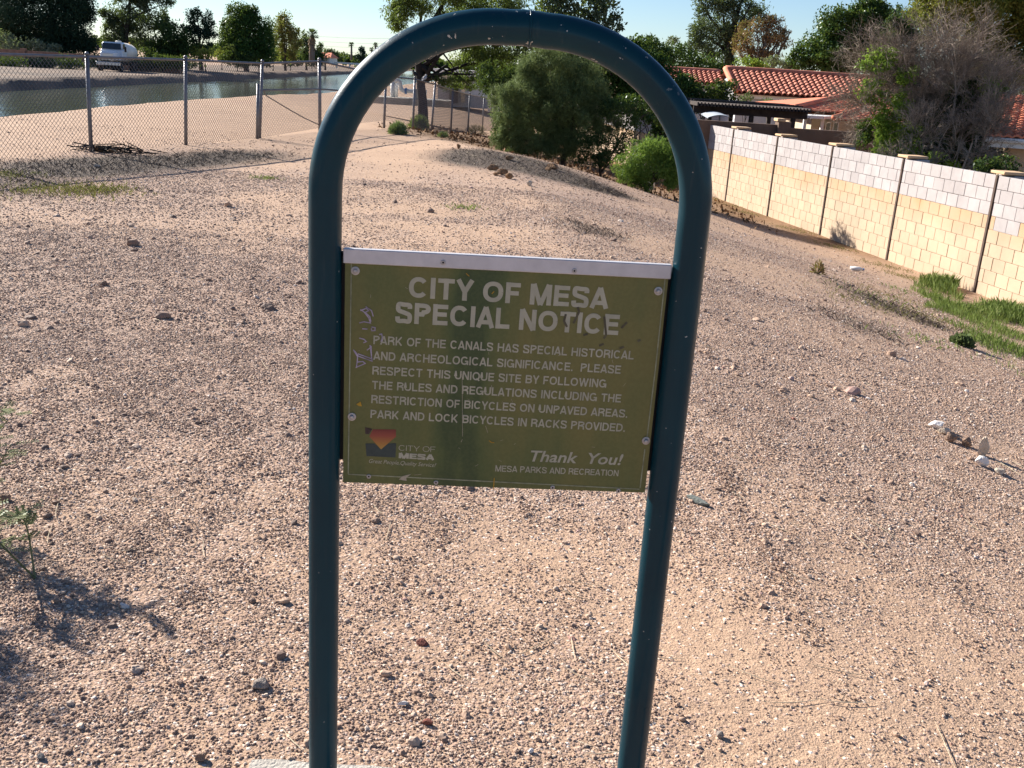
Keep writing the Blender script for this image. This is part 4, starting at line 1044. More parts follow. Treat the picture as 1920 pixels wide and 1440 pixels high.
# ---- middle distance -------------------------------------------------------
tree('mesquite_tree', 'large mesquite with dark forked trunk spreading behind the arch', 'tree', 35, (795, 226), [(765, 12, 45, 30, 0), (810, -12, 60, 40, 0), (885, 20, 75, 50, 1), (955, 25, 60, 50, 0), (900, 105, 55, 35, 1), (955, 135, 45, 55, 2), (845, 150, 28, 16, 0), (890, 150, 40, 18, 1), (745, 40, 22, 22, 0), (850, 65, 50, 30, 0), (930, 90, 60, 34, 1), (1000, 60, 50, 36, 1)], 'l_mesq', 5.5, 2.6, .3, .8, trunk=[(792, 190), (788, 150), (783, 112), (800, 60), (830, 10)], tr=.19, bark='bark_dark', seed=51, limbs=18, npuff=16, pr=.36)
tree('ash_tree', 'green broadleaf tree above the right half of the arch', 'tree', 36, (1075, 260), [(1075, 15, 60, 40), (1128, 22, 34, 25), (1150, 45, 20, 18), (1035, 10, 45, 40), (1100, 60, 40, 25), (1060, -30, 60, 30), (1090, 105, 60, 36), (1010, 95, 50, 34), (1150, 100, 40, 30)], 'l_euc', 7, 2.3, .55, .5, trunk=[(1075, 160), (1080, 60)], tr=.16, seed=52, limbs=10)
tree('palo_verde', 'feathery grey green tree with leaning stems under the arch', 'tree', 23, (1050, 306), [(1030, 150, 60, 55), (1000, 225, 58, 60), (1062, 200, 60, 75), (1098, 165, 44, 44), (1085, 235, 48, 42), (968, 248, 28, 38), (1035, 272, 42, 22), (985, 170, 35, 40), (1050, 110, 50, 25), (1120, 215, 30, 40), (948, 205, 26, 46), (1000, 268, 50, 18), (1080, 262, 38, 20), (938, 262, 22, 20), (1000, 120, 22, 20), (1150, 235, 18, 24), (930, 180, 14, 20)], 'l_feather', 6.5, 3.0, .13, .7, trunk=[(1062, 280), (1078, 252), (1070, 180)], tr=.07, seed=53, limbs=30, npuff=30, pr=.27, fill=.08)
tree('shade_tree', 'dark leafy tree behind the arch right of the feathery one', 'tree', 40, (1180, 300), [(1140, 150, 50, 45), (1185, 145, 50, 45), (1235, 165, 42, 36), (1200, 115, 48, 34), (1110, 110, 50, 36), (1250, 195, 28, 22), (1100, 160, 40, 40), (1275, 165, 30, 22), (1180, 180, 36, 20), (1060, 130, 40, 40)], 'l_ficus', 6, 3.2, .5, .2, tr=.16, seed=54, limbs=12, trunk=[(1175, 230), (1175, 150)], zbase=-1.36)
tree('thicket', 'dark thicket filling in behind the feathery tree', 'bush', 31, (1010, 280), [(985, 180, 50, 55), (1040, 170, 50, 45), (1060, 205, 50, 55), (960, 235, 40, 40), (930, 150, 40, 40)], 'l_dark', 5.4, 2.8, .35, .3, tr=.06, seed=155, limbs=14, parts=('foliage', 'stem'), npuff=16, pr=.36)
tree('wall_creeper', 'dark leafy bush leaning over the far end of the block wall', 'bush', 30.5, (1235, 285), [(1225, 212, 42, 26), (1262, 232, 28, 34), (1185, 200, 40, 20), (1240, 250, 24, 20), (1150, 200, 30, 16)], 'l_ficus', 5.4, 3.0, .5, tr=.05, seed=156, limbs=8, parts=('foliage', 'stem'), zbase=-1.36)
tree('shade_shrub', 'dark scrubby bush low in front of the tan wall', 'bush', 22.5, (1130, 322), [(1120, 282, 40, 30), (1160, 275, 30, 30), (1185, 235, 20, 22), (1105, 300, 30, 16), (1190, 200, 56, 15), (1245, 212, 34, 24), (1145, 205, 24, 18), (1262, 245, 20, 22)], 'l_dark', 5, 1.7, .35, tr=.04, seed=55, limbs=10, parts=('foliage', 'stem'))
tree('green_bush', 'bright green feathery bush by the right leg of the arch', 'bush', 20.5, (1215, 345), [(1212, 308, 50, 40), (1180, 318, 30, 28), (1255, 300, 34, 46), (1230, 280, 32, 26), (1270, 325, 26, 28)], 'l_bright', 5.2, 3.2, .25, .3, tr=.04, seed=56, limbs=10, npuff=18, pr=.38, fill=.3, parts=('foliage', 'stem'))
SG = 'sage shrubs by the fence line'
def tuft(label, u, v, ru, rv, Y, seed, leaf='l_sage', cat='shrub', name='sage_shrub', n=900, group=SG, asp=.10, ln=None):
    rng = np.random.RandomState(seed); c = atY(u, v + rv, Y); c[2] = zat(c[0], c[1]); k = mpp(Y)
    root = thing(name, label, cat, c, group)
    a = rng.uniform(0, 2 * pi, n); e = np.arccos(rng.uniform(0.05, 1, n)); l = rng.uniform(.45, 1, n)
    d = np.stack([np.cos(a) * np.sin(e) * ru * k, np.sin(a) * np.sin(e) * ru * k, np.cos(e) * rv * 2 * k], 1)
    A = c + d * (l * .55)[:, None]; dd = d / np.linalg.norm(d, axis=1)[:, None] + rng.normal(size=(n, 3)) * .35
    dd /= np.linalg.norm(dd, axis=1)[:, None]; le = (ln or .45 * rv * k) * rng.uniform(.5, 1.2, n)
    s = np.cross(dd, rng.normal(size=(n, 3))); s /= np.linalg.norm(s, axis=1)[:, None]
    B2 = A + dd * le[:, None]; w_ = (le * asp * .5)[:, None]
    V = np.stack([A, (A + B2) / 2 + s * w_, B2, (A + B2) / 2 - s * w_], 1).reshape(-1, 3)
    build('foliage', [(V, [np.arange(4 * n).reshape(-1, 4)])], M[leaf], root)
    m = 24; q = rng.randint(0, n, m)
    build('stem', [segs(np.repeat(c[None], m, 0), A[q], .012, .004)], M['bark_grey'], root)
    return root
tuft('round grey green shrub in front of the fence', 746, 234, 27, 17, 23.2, 61, n=2600)
tuft('small low pale shrub at the foot of the fence', 830, 258, 17, 9, 24.0, 62, n=1000)
tuft('small grey shrub under the feathery tree', 957, 271, 14, 11, 23.5, 63, n=1000)
tuft('dusty shrub round the base of the dark trunk', 785, 205, 26, 20, 30.2, 64, n=1600, leaf='l_mesq')
tuft('dry twiggy bush behind the lower fence', 893, 222, 34, 14, 39, 65, n=1300, leaf='l_grassdry', asp=.05)
# pump pipe, utility building ------------------------------------------------
def pt(u, v, Y): return atY(u, v, Y)
pr_ = thing('pump_pipe', 'white pump pipe with elbow and blue flange behind the fence', 'pipe', atY(760, 180, 40))
k = mpp(40)
def elbow(pl, r): return tube(crm(pl, 6) if False else pl, r, 14)
path = [pt(739, 152, 40), pt(746, 151, 40), pt(750, 154, 40), pt(751, 162, 40), pt(752, 167, 40), pt(756, 170, 40), pt(764, 170.5, 40), pt(784, 172, 40), pt(800, 173, 40)]
build('pipe', [tube(path, 3.6 * k, 14)], M['pipe_white'], pr_, smooth=True)
ax_ = path[-1] - path[-3]; build('flange', [lathe([(5.2 * k, -1.6 * k), (5.2 * k, 1.6 * k)], pt(761, 170.5, 40), ax_, 18)], M['pipe_blue'], pr_)
build('riser', [tube([pt(737, 151, 40), pt(737, 168, 40) - [0, 0, .4]], 4.2 * k, 12), tube([pt(743, 153, 40.4), pt(743, 170, 40.4) - [0, 0, .4]], 3.2 * k, 12)], M['pipe_white'], pr_, smooth=True)
build('support', [box(pt(783, 182, 40), (.2, .2, .6))], M['concrete'], pr_)
build('pad', [box(pt(768, 185, 40) - [0, 0, .1], (3.2, 1.6, .25))], M['concrete'], pr_)
ub = thing('utility_building', 'grey block building with pale columns behind the mesquite', 'building', atY(880, 190, 62))
px_box(820, 938, 138, 198, 64, 5, M['stucco_grey'], 'wall', ub)
px_box(812, 946, 132, 139, 63.4, 6.4, M['trim'], 'roof', ub)
px_box(864, 871, 145, 192, 63.6, .3, M['stucco'], 'column', ub)
px_box(896, 906, 138, 148, 63.7, .2, M['trim'], 'vent', ub)
px_box(842, 858, 160, 193, 63.8, .15, M['dark_wood'], 'door', ub)
eb = thing('equipment_cabinet', 'grey equipment cabinet with white corner posts beside the feathery tree', 'cabinet', atY(930, 208, 50))
px_box(920, 948, 168, 208, 50, 1.2, M['stucco_grey'], 'cabinet_body', eb)
for u in (917, 935, 947): px_box(u - 2.5, u + 2.5, 165, 210, 49.7, .2, M['trim'], 'corner_post', eb)
px_box(915, 950, 161, 166, 49.6, 1.6, M['trim'], 'cabinet_roof', eb)

# ================================================================== HOUSES BEYOND THE WALL
def tiles(RL, RR, EL, ER, ncol, nrow, h, lift, per=6):
    RL, RR, EL, ER = [np.asarray(a, float) for a in (RL, RR, EL, ER)]
    nrm = np.cross(RR - RL, EL - RL); nrm /= np.linalg.norm(nrm); nrm = nrm if nrm[2] > 0 else -nrm
    pcs = []; s = np.linspace(0, 1, ncol * per + 1); rs = np.random.RandomState(5)
    prof = np.abs(np.sin(s * ncol * pi)) ** .8 * h
    for r in range(nrow):
        t0, t1 = r / nrow, (r + 1.04) / nrow; V = []
        for t, l in ((t0, 0.), (t1, lift), (t1, lift - .05)):
            a = RL * (1 - t) + EL * t; b_ = RR * (1 - t) + ER * t
            V.append(a[None] * (1 - s[:, None]) + b_[None] * s[:, None] + nrm * (prof + l)[:, None])
        V = np.stack(V, 0); m_ = len(s)
        for c in range(ncol):      # one island per tile so that tiles vary a little
            q = V[:, c * per:c * per + per + 1] + nrm * rs.uniform(-.006, .006); w_ = per + 1
            i = np.arange(2)[:, None] * w_; j = np.arange(per)[None]
            F = np.stack([i + j, i + j + 1, i + w_ + j + 1, i + w_ + j], -1).reshape(-1, 4)
            pcs.append((q.reshape(-1, 3), [F]))
    deck = np.array([RL, RR, ER, EL]) - nrm * .04
    pcs.append((deck, [np.array([[0, 1, 2, 3]])]))
    return pcs
YARD = -1.36
def slab(pts, th):
    p = np.array(pts, float); q = p - UP * th; n = len(p)
    return (np.concatenate([p, q]), [np.array([list(range(n))]), np.array([list(range(2 * n - 1, n - 1, -1))]), np.array([[i, (i + 1) % n, (i + 1) % n + n, i + n] for i in range(n)])])
# long house with barrel tiles
hA = thing('barrel_tile_house', 'long low house with dark red barrel tile roof behind the pergola', 'house', np.append(atY(1500, 190, 48)[:2], YARD))
RL, RR = atY(1360, 132, 50), atY(1760, 160, 50); EL, ER = atY(1379, 174, 46), atY(1790, 204, 46)
RR[2] = RL[2]; ER[2] = EL[2]
roofA = build('roof', tiles(RL, RR, EL, ER, 38, 9, .10, .06), M['tile_red'], hA)
BL_, BR_ = RL + [0, 0, 0], RR
back = np.array([RL, RR, RR + (RR - ER) * [1, 1, -1] * [0, 1, 1] - [0, 0, 0], RL + (RL - EL) * [0, 1, -1]])
build('back_roof', [(back, [np.array([[0, 1, 2, 3]])])], M['tile_red'], roofA)
build('ridge_tile', [tube(np.linspace(RL, RR, 30) + UP * .10, .13, 8)], M['tile_red'], roofA, smooth=True)
build('rake_tile', [tube(np.linspace(RL, EL, 12) + UP * .08, .13, 8)], M['tile_orange'], roofA, smooth=True)
wy = 46.5
build('wall', [(np.array([[EL[0] + .2, wy, YARD], [ER[0], wy, YARD], [ER[0], wy, EL[2] - .02], [EL[0] + .2, wy, EL[2] - .02], [EL[0] + .2, 54, YARD], [EL[0] + .2, 54, EL[2] - .02], [RL[0] + .3, 50, RL[2] - .1]]), [np.array([[0, 1, 2, 3], [4, 0, 3, 5]]), np.array([[3, 6, 5]])])], M['stucco_grey'], hA)
build('fascia', [box(((EL[0] + ER[0]) / 2, 46.28, EL[2] - .12), (ER[0] - EL[0], .05, .16))], M['trim'], hA)
RL2, RR2 = atY(1225, 130, 53), atY(1350, 138, 53); EL2, ER2 = atY(1225, 152, 49.5), atY(1372, 160, 49.5)
RR2[2] = RL2[2]; ER2[2] = EL2[2]; RR2[0] = max(RR2[0], RL[0] + .1); ER2[0] = EL[0] + .15
wing = build('wing_roof', tiles(RL2, RR2, EL2, ER2, 14, 6, .11, .07), M['tile_red'], hA)
build('ridge_tile', [tube(np.linspace(RL2, RR2, 14) + UP * .08, .13, 8)], M['tile_red'], wing, smooth=True)
build('wing_wall', [box(((EL2[0] + ER2[0]) / 2, 51.6, (YARD + EL2[2]) / 2), (ER2[0] - EL2[0], 3.2, EL2[2] - YARD - .06))], M['stucco_grey'], hA)
# orange roofed house
hB = thing('orange_roof_house', 'beige house with flat orange tile roof between pergola and twig tree', 'house', np.append(atY(1600, 240, 34)[:2], YARD))
RL, RR = atY(1604, 178, 39), atY(1800, 192, 39); EL, ER = atY(1490, 205, 35), atY(1820, 238, 35)
RR[2] = RL[2]; ER[2] = EL[2]
rB = build('roof', tiles(RL, RR, EL, ER, 26, 12, .025, .03, 3), M['tile_orange'], hB)
build('hip_tile', [tube(np.linspace(RL, EL, 14) + UP * .07, .10, 8)], M['tile_orange'], rB, smooth=True)
build('side_roof', [(np.array([RL, EL, EL + [0, 8, 0], RL + [0, .1, 0]]), [np.array([[0, 1, 2, 3]])])], M['tile_orange'], rB)
P1, P2 = atY(1624, 203, 34.4), atY(1800, 226, 34.4); P3, P4 = atY(1562, 223, 32.6), atY(1800, 246, 32.6)
P2[2] = P1[2]; P4[2] = P3[2]
r2 = build('porch_roof', tiles(P1, P2, P3, P4, 18, 6, .025, .03, 3), M['tile_orange'], hB)
build('hip_tile', [tube(np.linspace(P1, P3, 8) + UP * .05, .08, 8)], M['tile_orange'], r2, smooth=True)
a = atY(1523, 220, 35.4); c = atY(1800, 240, 35.4)
wB = build('wall', [box(((a[0] + c[0]) / 2, 37.5, (YARD + EL[2] - .1) / 2), (c[0] - a[0], 4.2, EL[2] - .1 - YARD))], M['stucco'], hB)
for u in (1552, 1566):
    p = atY(u, 240, 35.38); wd_ = build('window', [box(p, (.20, .06, .42))], M['trim'], hB); build('pane', [box(p - [0, .035, 0], (.12, .02, .34))], M['glass'], wd_)
p = atY(1541, 237, 35.38); dr = build('wall_lamp', [bbox(p, (.08, .12, .16), .02)], M['dark_wood'], hB)
q = [atY(1506, 218, 33.2), atY(1545, 222, 33.2), atY(1574, 217, 35.2), atY(1520, 208, 35.2)]; zz = np.mean([x[2] for x in q])
for x in q: x[2] = zz
build('patio_cover', [slab(q, .09)], M['trim'], hB)
for u in (1510, 1543): p = atY(u, 222, 33.5); build('patio_post', [box((p[0], p[1], (YARD + zz - .1) / 2), (.1, .1, zz - .1 - YARD))], M['trim'], hB)
# right hand house
hC = thing('right_edge_house', 'beige house with orange tile roof and white fascia at the right edge', 'house', np.append(atY(1920, 300, 22)[:2], YARD))
EL, ER = atY(1845, 256, 21), atY(2300, 280, 21); RL, RR = atY(1872, 178, 26), atY(2300, 200, 26)
ER[2] = EL[2]; RR[2] = RL[2]
build('roof', tiles(RL, RR, EL, ER, 26, 18, .045, .035), M['tile_orange'], hC)
build('fascia', [box(((EL[0] + ER[0]) / 2, 21.03, EL[2] - .12), (ER[0] - EL[0], .06, .15))], M['trim'], hC)
build('gutter', [tube([(EL[0], 20.95, EL[2] - .05), (ER[0], 20.95, EL[2] - .05)], .05, 8)], M['trim'], hC)
build('wall', [box(((EL[0] + ER[0]) / 2 + .4, 23.8, (YARD + EL[2] - .2) / 2), (ER[0] - EL[0] - .8, 4.2, EL[2] - .2 - YARD))], M['stucco'], hC)
# brown yard wall
a = atY(1300, 224, 27.6); c = atY(1459, 232, 27.6); e = atY(1480, 240, 27.6); f_ = atY(1720, 256, 27.6)
yw = thing('yard_wall', 'shaded brown wall between the two back yards', 'wall', ((a[0] + f_[0]) / 2, 27.7, YARD))
build('wall', [box(((a[0] + c[0]) / 2, 27.7, (YARD + a[2]) / 2), (c[0] - a[0], .2, a[2] - YARD)), box(((e[0] + f_[0]) / 2, 27.7, (YARD + e[2]) / 2), (f_[0] - e[0], .2, e[2] - YARD))], M['brownwall'], yw)
build('pillar', [box(((c[0] + e[0]) / 2, 27.7, (YARD + c[2] + .06) / 2), (e[0] - c[0] + .02, .42, c[2] + .06 - YARD))], M['brownwall'], yw)
build('cap_stone', [bbox(((c[0] + e[0]) / 2 - .1, 27.7, c[2] + .10), (.22, .46, .08), .01)], M['cap'], yw)
# pergola
pg = thing('pergola', 'dark wooden pergola with open slats behind the yard wall', 'pergola', np.append(atY(1410, 215, 31)[:2], YARD))
pa, pb = atY(1304, 193, 30.2), atY(1520, 209, 30.2); zt = (pa[2] + pb[2]) / 2
build('front_beam', [bbox(((pa[0] + pb[0]) / 2, 30.5, zt - .16), (pb[0] - pa[0], .08, .2), .01)], M['dark_wood'], pg)
build('back_beam', [bbox(((pa[0] + pb[0]) / 2, 33.6, zt - .16), (pb[0] - pa[0], .08, .2), .01)], M['dark_wood'], pg)
for i, x in enumerate(np.linspace(pa[0] + .05, pb[0] - .05, 34)): build('rafter', [bbox((x, 32.0, zt), (.045, 4.0, .11), .006)], M['dark_wood'], pg)
for x in np.linspace(pa[0] + .5, pb[0] - .4, 3):
    for y in (30.5, 33.6): build('post', [bbox((x, y, (YARD + zt - .26) / 2), (.13, .13, zt - .26 - YARD), .01)], M['dark_wood'], pg)
for y in np.arange(30.9, 33.5, .55): build('slat', [bbox(((pa[0] + pb[0]) / 2, y, zt + .085), (pb[0] - pa[0] - .1, .05, .05), .006)], M['dark_wood'], pg)
ca_, cb_ = atY(1324, 216, 29), atY(1376, 223, 29)
cn = thing('curved_canopy', 'pale curved canopy sheet under the left end of the pergola', 'canopy', (ca_[0] + .4, 29.2, YARD))
V = []; n = 12
for i in range(n + 1):
    t = i / n; x = ca_[0] + (cb_[0] - ca_[0]) * t; z = ca_[2] - .12 + .16 * sin(pi * (.15 + .75 * t))
    V += [(x, 28.7, z), (x, 29.9, z + .05)]
i = np.arange(n) * 2; cb2 = (np.array(V), [np.stack([i, i + 2, i + 3, i + 1], -1)])
build('sheet', [cb2, (np.array(V) - [0, 0, .02], [np.stack([i, i + 2, i + 3, i + 1], -1)[:, ::-1]])], MAT('canopy_sheet', (.42, .46, .50), .6, .08, 3), cn, smooth=True)
for p in (V[0], V[2 * n]): build('leg', [tube([np.array([p[0], 29.3, YARD]), np.array([p[0], 29.3, p[2]])], .025, 6)], M['black'], cn)

# ---- trees on the right -----------------------------------------------------
tree('hedge', 'dark green clipped hedge left of the barrel tile roof', 'hedge', 58, (1270, 160), [(1225, 102, 35, 28), (1270, 112, 45, 26), (1320, 122, 36, 18), (1205, 90, 22, 20), (1350, 130, 20, 12)], 'l_ficus', 4.6, 3.4, .5, tr=.1, seed=71, fill=.4, npuff=18, pr=.35, limbs=8, parts=('foliage', 'stem'), zbase=YARD)
tree('pale_tree', 'pale feathery tree top poking above the clipped hedge', 'tree', 75, (1262, 150), [(1262, 78, 13, 9), (1225, 86, 12, 8)], 'l_pale', 4, 2.4, .35, tr=.12, seed=72, zbase=YARD)
tree('eucalyptus_tree', 'tall grey green eucalyptus behind the tiled roof', 'tree', 63, (1365, 160), [(1345, 32, 42, 34), (1330, 78, 36, 38), (1392, 22, 40, 20), (1412, 28, 20, 12), (1352, 108, 24, 20), (1308, 62, 14, 22), (1345, -5, 45, 25), (1300, 85, 10, 12), (1370, 70, 22, 24)], 'l_euc', 4.6, 2.6, .35, .3, trunk=[(1367, 120), (1372, 70), (1385, 15)], tr=.35, seed=73, zbase=YARD, limbs=12, npuff=16, pr=.36)
tree('dried_tree', 'brown dried tree beside the tall eucalyptus', 'tree', 60, (1425, 160), [(1422, 70, 38, 32), (1448, 58, 28, 24), (1400, 88, 28, 25), (1436, 45, 18, 16), (1464, 76, 20, 13), (1420, 102, 36, 13), (1395, 60, 14, 16), (1472, 62, 10, 8)], 'l_brown', 4.4, 1.7, .35, tr=.2, seed=74, zbase=YARD, limbs=34, bark='bark_grey', npuff=18, pr=.3)
tree('garden_bush', 'sunlit light green bush over the ridge of the tiled roof', 'bush', 54, (1408, 150), [(1402, 119, 24, 10), (1428, 124, 18, 7)], 'l_vine', 4.4, 3, .5, tr=.08, seed=75, zbase=YARD, limbs=4, parts=('foliage', 'stem'))
tree('pale_tree', 'dusty pale shrub between the dried tree and the big glossy tree', 'tree', 57, (1470, 150), [(1462, 118, 30, 14), (1485, 122, 20, 14)], 'l_pale', 4.4, 2.6, .4, tr=.1, seed=76, zbase=YARD, limbs=5)
tree('glossy_tree', 'big dense dark green tree rising behind the tiled roof', 'tree', 56, (1585, 170), [(1580, 65, 55, 48), (1622, 32, 36, 32), (1540, 92, 45, 38), (1655, 72, 40, 58), (1600, 105, 60, 30), (1566, 44, 18, 20), (1505, 112, 26, 20), (1640, 8, 26, 12), (1560, 120, 50, 22), (1690, 40, 20, 26), (1625, 60, 40, 40)], 'l_ficus', 4.8, 3.6, .5, .1, tr=.4, seed=77, zbase=YARD, npuff=20, pr=.32, fill=.3)
tree('yellow_tree', 'large olive yellow tree filling the upper right corner', 'tree', 42, (1820, 250), [(1800, 15, 85, 48), (1880, 45, 60, 58), (1738, 12, 34, 28), (1850, 95, 60, 48), (1905, 5, 45, 40), (1750, 55, 40, 36), (1810, -50, 110, 45), (1930, 90, 40, 60), (1905, 150, 50, 45), (1840, 140, 50, 40)], 'l_yellow', 5.2, 4.6, .4, .4, tr=.22, seed=78, zbase=YARD, npuff=20, pr=.34, fill=.25)
tree('oleander_hedge', 'mid green leafy hedge in front of the tiled house', 'hedge', 40, (1330, 240), [(1318, 178, 42, 24), (1352, 172, 30, 20), (1288, 168, 30, 24), (1330, 195, 44, 16)], 'l_dark', 5, 3., .5, tr=.06, seed=79, zbase=YARD, parts=('foliage', 'stem'), limbs=8, npuff=16, pr=.36)
tree('garden_bush', 'small green bush against the grey house wall', 'bush', 43, (1400, 230), [(1400, 185, 11, 8)], 'l_feather', 4.6, 2.4, .4, tr=.04, seed=80, zbase=YARD, parts=('foliage', 'stem'), limbs=4)
tree('garden_bush', 'wide green bush beneath the eave of the grey house wall', 'bush', 43, (1480, 230), [(1478, 195, 18, 6), (1440, 190, 16, 5)], 'l_feather', 4.6, 2.4, .4, tr=.04, seed=81, zbase=YARD, parts=('foliage', 'stem'), limbs=4)
# dead twig tree with living leaves low down
rng = np.random.RandomState(90); TY = 21.0
tb_ = atY(1745, 345, TY); tb_[2] = YARD
tw = thing('dead_twig_tree', 'leggy half dead shrub of bare grey twigs and green leaves behind the wall', 'tree', tb_)
A_, B_, R0, R1 = [], [], [], []
def grow(p, d, ln, r, dep):
    n = 3
    q = p
    for i in range(n):
        d = d + rng.normal(size=3) * .16 + np.array([0, 0, .03]); d /= np.linalg.norm(d)
        e = q + d * ln / n
        A_.append(q); B_.append(e); R0.append(r * (1 - .18 * i / n)); R1.append(r * (1 - .18 * (i + 1) / n)); q = e
        if dep > 0 and (i > 0 or dep < 4):
            for _ in range(rng.randint(1, 3)):
                dd = d + rng.normal(size=3) * .55; dd[2] += .12; dd /= np.linalg.norm(dd); grow(q, dd, ln * rng.uniform(.5, .78), r * .6, dep - 1)
    if dep > 0:
        for _ in range(2):
            dd = d + rng.normal(size=3) * .4; dd /= np.linalg.norm(dd); grow(q, dd, ln * rng.uniform(.55, .8), r * .66, dep - 1)
tips = [(1640, 120), (1665, 60), (1700, 30), (1780, 40), (1840, 45), (1870, 70), (1900, 110), (1910, 230), (1645, 150), (1690, 95), (1715, 70), (1745, 120), (1790, 75), (1825, 65), (1850, 110), (1885, 120), (1905, 190), (1720, 170), (1775, 150), (1660, 230), (1840, 200), (1880, 240), (1700, 40), (1812, 110), (1760, 95), (1735, 60)]
for (u, v) in tips:
    t = atY(u, v, TY + rng.uniform(-.7, 1.2)); s = tb_ + np.array([rng.uniform(-.7, .7), rng.uniform(-.3, .3), rng.uniform(0, .3)])
    mid = s * .52 + t * .48 + rng.normal(size=3) * .1
    A_.append(s); B_.append(mid); R0.append(.032); R1.append(.02)
    d = t - mid; ln = np.linalg.norm(d); grow(mid, d / ln, ln * .44, .013, 4)
build('twigs', [segs(np.array(A_), np.array(B_), np.array(R0), np.array(R1), 3)], M['twig'], tw)
A_, B_, R0, R1 = [], [], [], []
for (u, v) in ((1700, 320), (1720, 330), (1770, 325), (1800, 300), (1830, 290), (1850, 270), (1740, 300), (1690, 290), (1790, 270)):
    t = atY(u, v, TY - .6); d = rng.normal(size=3) + [0, -.5, .3]; grow(t, d / np.linalg.norm(d), .35, .009, 3)
build('low_twigs', [segs(np.array(A_), np.array(B_), np.array(R0), np.array(R1), 3)], M['twig'], tw)
Bv = blob3(rng, [(1648, 112, 32, 22), (1640, 172, 26, 24), (1662, 215, 28, 24), (1690, 195, 24, 24), (1682, 250, 36, 24), (1662, 285, 26, 20), (1655, 250, 20, 20), (1700, 280, 26, 24), (1862, 172, 18, 26), (1700, 140, 20, 16), (1760, 310, 34, 18)], TY - .2)
build('bright_foliage', [crown(rng, Bv, 5.2, TY, 2.8, .5, .2, 18, .34)[0]], M['l_vine'], tw)
Bv = blob3(rng, [(1770, 245, 66, 70), (1800, 185, 40, 36), (1740, 300, 60, 36), (1830, 300, 50, 30), (1720, 180, 30, 30), (1840, 240, 30, 40), (1745, 215, 46, 46), (1800, 270, 50, 40), (1700, 130, 34, 30), (1690, 60, 30, 26), (1620, 250, 12, 30)], TY + .5)
build('shade_foliage', [crown(rng, Bv, 5.5, TY, 5.5, .45, .2, 20, .34)[0]], M['l_dark'], tw)
tree('yard_bush', 'green bush behind the wall below the right hand house', 'bush', 18.5, (1880, 345), [(1885, 318, 22, 22), (1850, 312, 24, 20), (1908, 335, 14, 14)], 'l_dark', 5.5, 2.6, .5, tr=.03, seed=92, zbase=YARD, parts=('foliage', 'stem'), limbs=6)

# ================================================================== GRASS AND WEEDS
def inpoly(x, y, poly):
    c = np.zeros(len(x), bool); n = len(poly)
    for i in range(n):
        x0, y0 = poly[i]; x1, y1 = poly[(i + 1) % n]
        k = ((y0 > y) != (y1 > y)) & (x < (x1 - x0) * (y - y0) / (y1 - y0 + 1e-12) + x0); c ^= k
    return c
def blades(rng, x, y, h, lean, wd):
    n = len(x); z = zg(x, y); a = rng.uniform(0, 2 * pi, n); l = rng.uniform(0, lean, n) * h
    b_ = np.stack([x, y, z - .01], -1); t = b_ + np.stack([np.cos(a) * l, np.sin(a) * l, h], -1)
    m_ = b_ * .45 + t * .55 + np.stack([-np.cos(a) * l * .18, -np.sin(a) * l * .18, h * .08], -1)
    s = np.stack([-np.sin(a), np.cos(a), a * 0], -1) * (wd * rng.uniform(.6, 1.3, n))[:, None]
    return (np.stack([b_ - s, b_ + s, m_ + s * .7, t, m_ - s * .7], 1).reshape(-1, 3), [np.arange(5 * n).reshape(-1, 5)])
rng = np.random.RandomState(101)
gpoly = [gnd(*p)[:2] for p in ((1700, 532), (1735, 522), (1800, 548), (1830, 575), (1919, 585), (2080, 620), (2080, 800), (1960, 730), (1900, 712), (1830, 668), (1790, 620), (1765, 585))]
gp = np.array(gpoly); n = 150000
x = rng.uniform(gp[:, 0].min(), gp[:, 0].max(), n); y = rng.uniform(gp[:, 1].min(), gp[:, 1].max(), n)
jx, jy = .5 * (fbm(x * 1.2, y * 1.2, 7, 3) - .5), .5 * (fbm(x * 1.2 + 9, y * 1.2, 8, 3) - .5)
dens = fbm(x * 1.6, y * 1.6, 61, 3)
ok = inpoly(x + jx * 1.6, y + jy * 1.6, gpoly) & (rng.rand(n) < np.clip((dens - .30) * 2.4, .03, 1) * (.55 + .45 * sstep(2.6, .5, wall_x(y) - x))) & (x < wall_x(y) - .05)
x, y = x[ok], y[ok]
o = build('grass', [blades(rng, x, y, (.05 + .125 * rng.rand(len(x)) * (.4 + dens[ok])) * (.6 + .7 * sstep(1.9, .4, wall_x(y) - x)), .55, .0021)], M['l_grass'], loc=(6, 10, -1.3)); tag(o, 'bright green grass patch at the foot of the block wall', 'grass', kind='stuff')
def patch(name, label, pts, n, h, mat, wd=.003, lean=1.0, seed=1, jitter=.12):
    rng = np.random.RandomState(seed); X, Y = [], []
    for (u, v, r) in pts:
        g = gnd(u, v); a = rng.normal(size=(n, 2)) * [r, r * 1.0]; X.append(g[0] + a[:, 0]); Y.append(g[1] + a[:, 1])
    x, y = np.concatenate(X), np.concatenate(Y); f = x < wall_x(y) - .03; x, y = x[f], y[f]
    o = build(name, [blades(rng, x, y, h * rng.uniform(.4, 1.2, len(x)), lean, wd)], M[mat], loc=(np.mean(x), np.mean(y), 0)); tag(o, label, 'grass', kind='stuff')
patch('yellow_grass', 'sparse yellow green grass on the left below the fence', [(90, 357, .35), (150, 354, .35), (195, 356, .2), (120, 360, .3), (5, 328, .25)], 300, .055, 'l_grassdry', .004, 1.3, 102)
patch('weed_grass', 'thin dry weeds along the base of the block wall', [(1345, 374, .35), (1388, 388, .3), (1400, 400, .3), (1492, 432, .3), (1560, 462, .25), (1700, 520, .2), (1660, 500, .25), (1640, 575, .3), (1680, 560, .35), (1720, 590, .3)], 330, .045, 'l_grassdry', .0025, 1.3, 103)
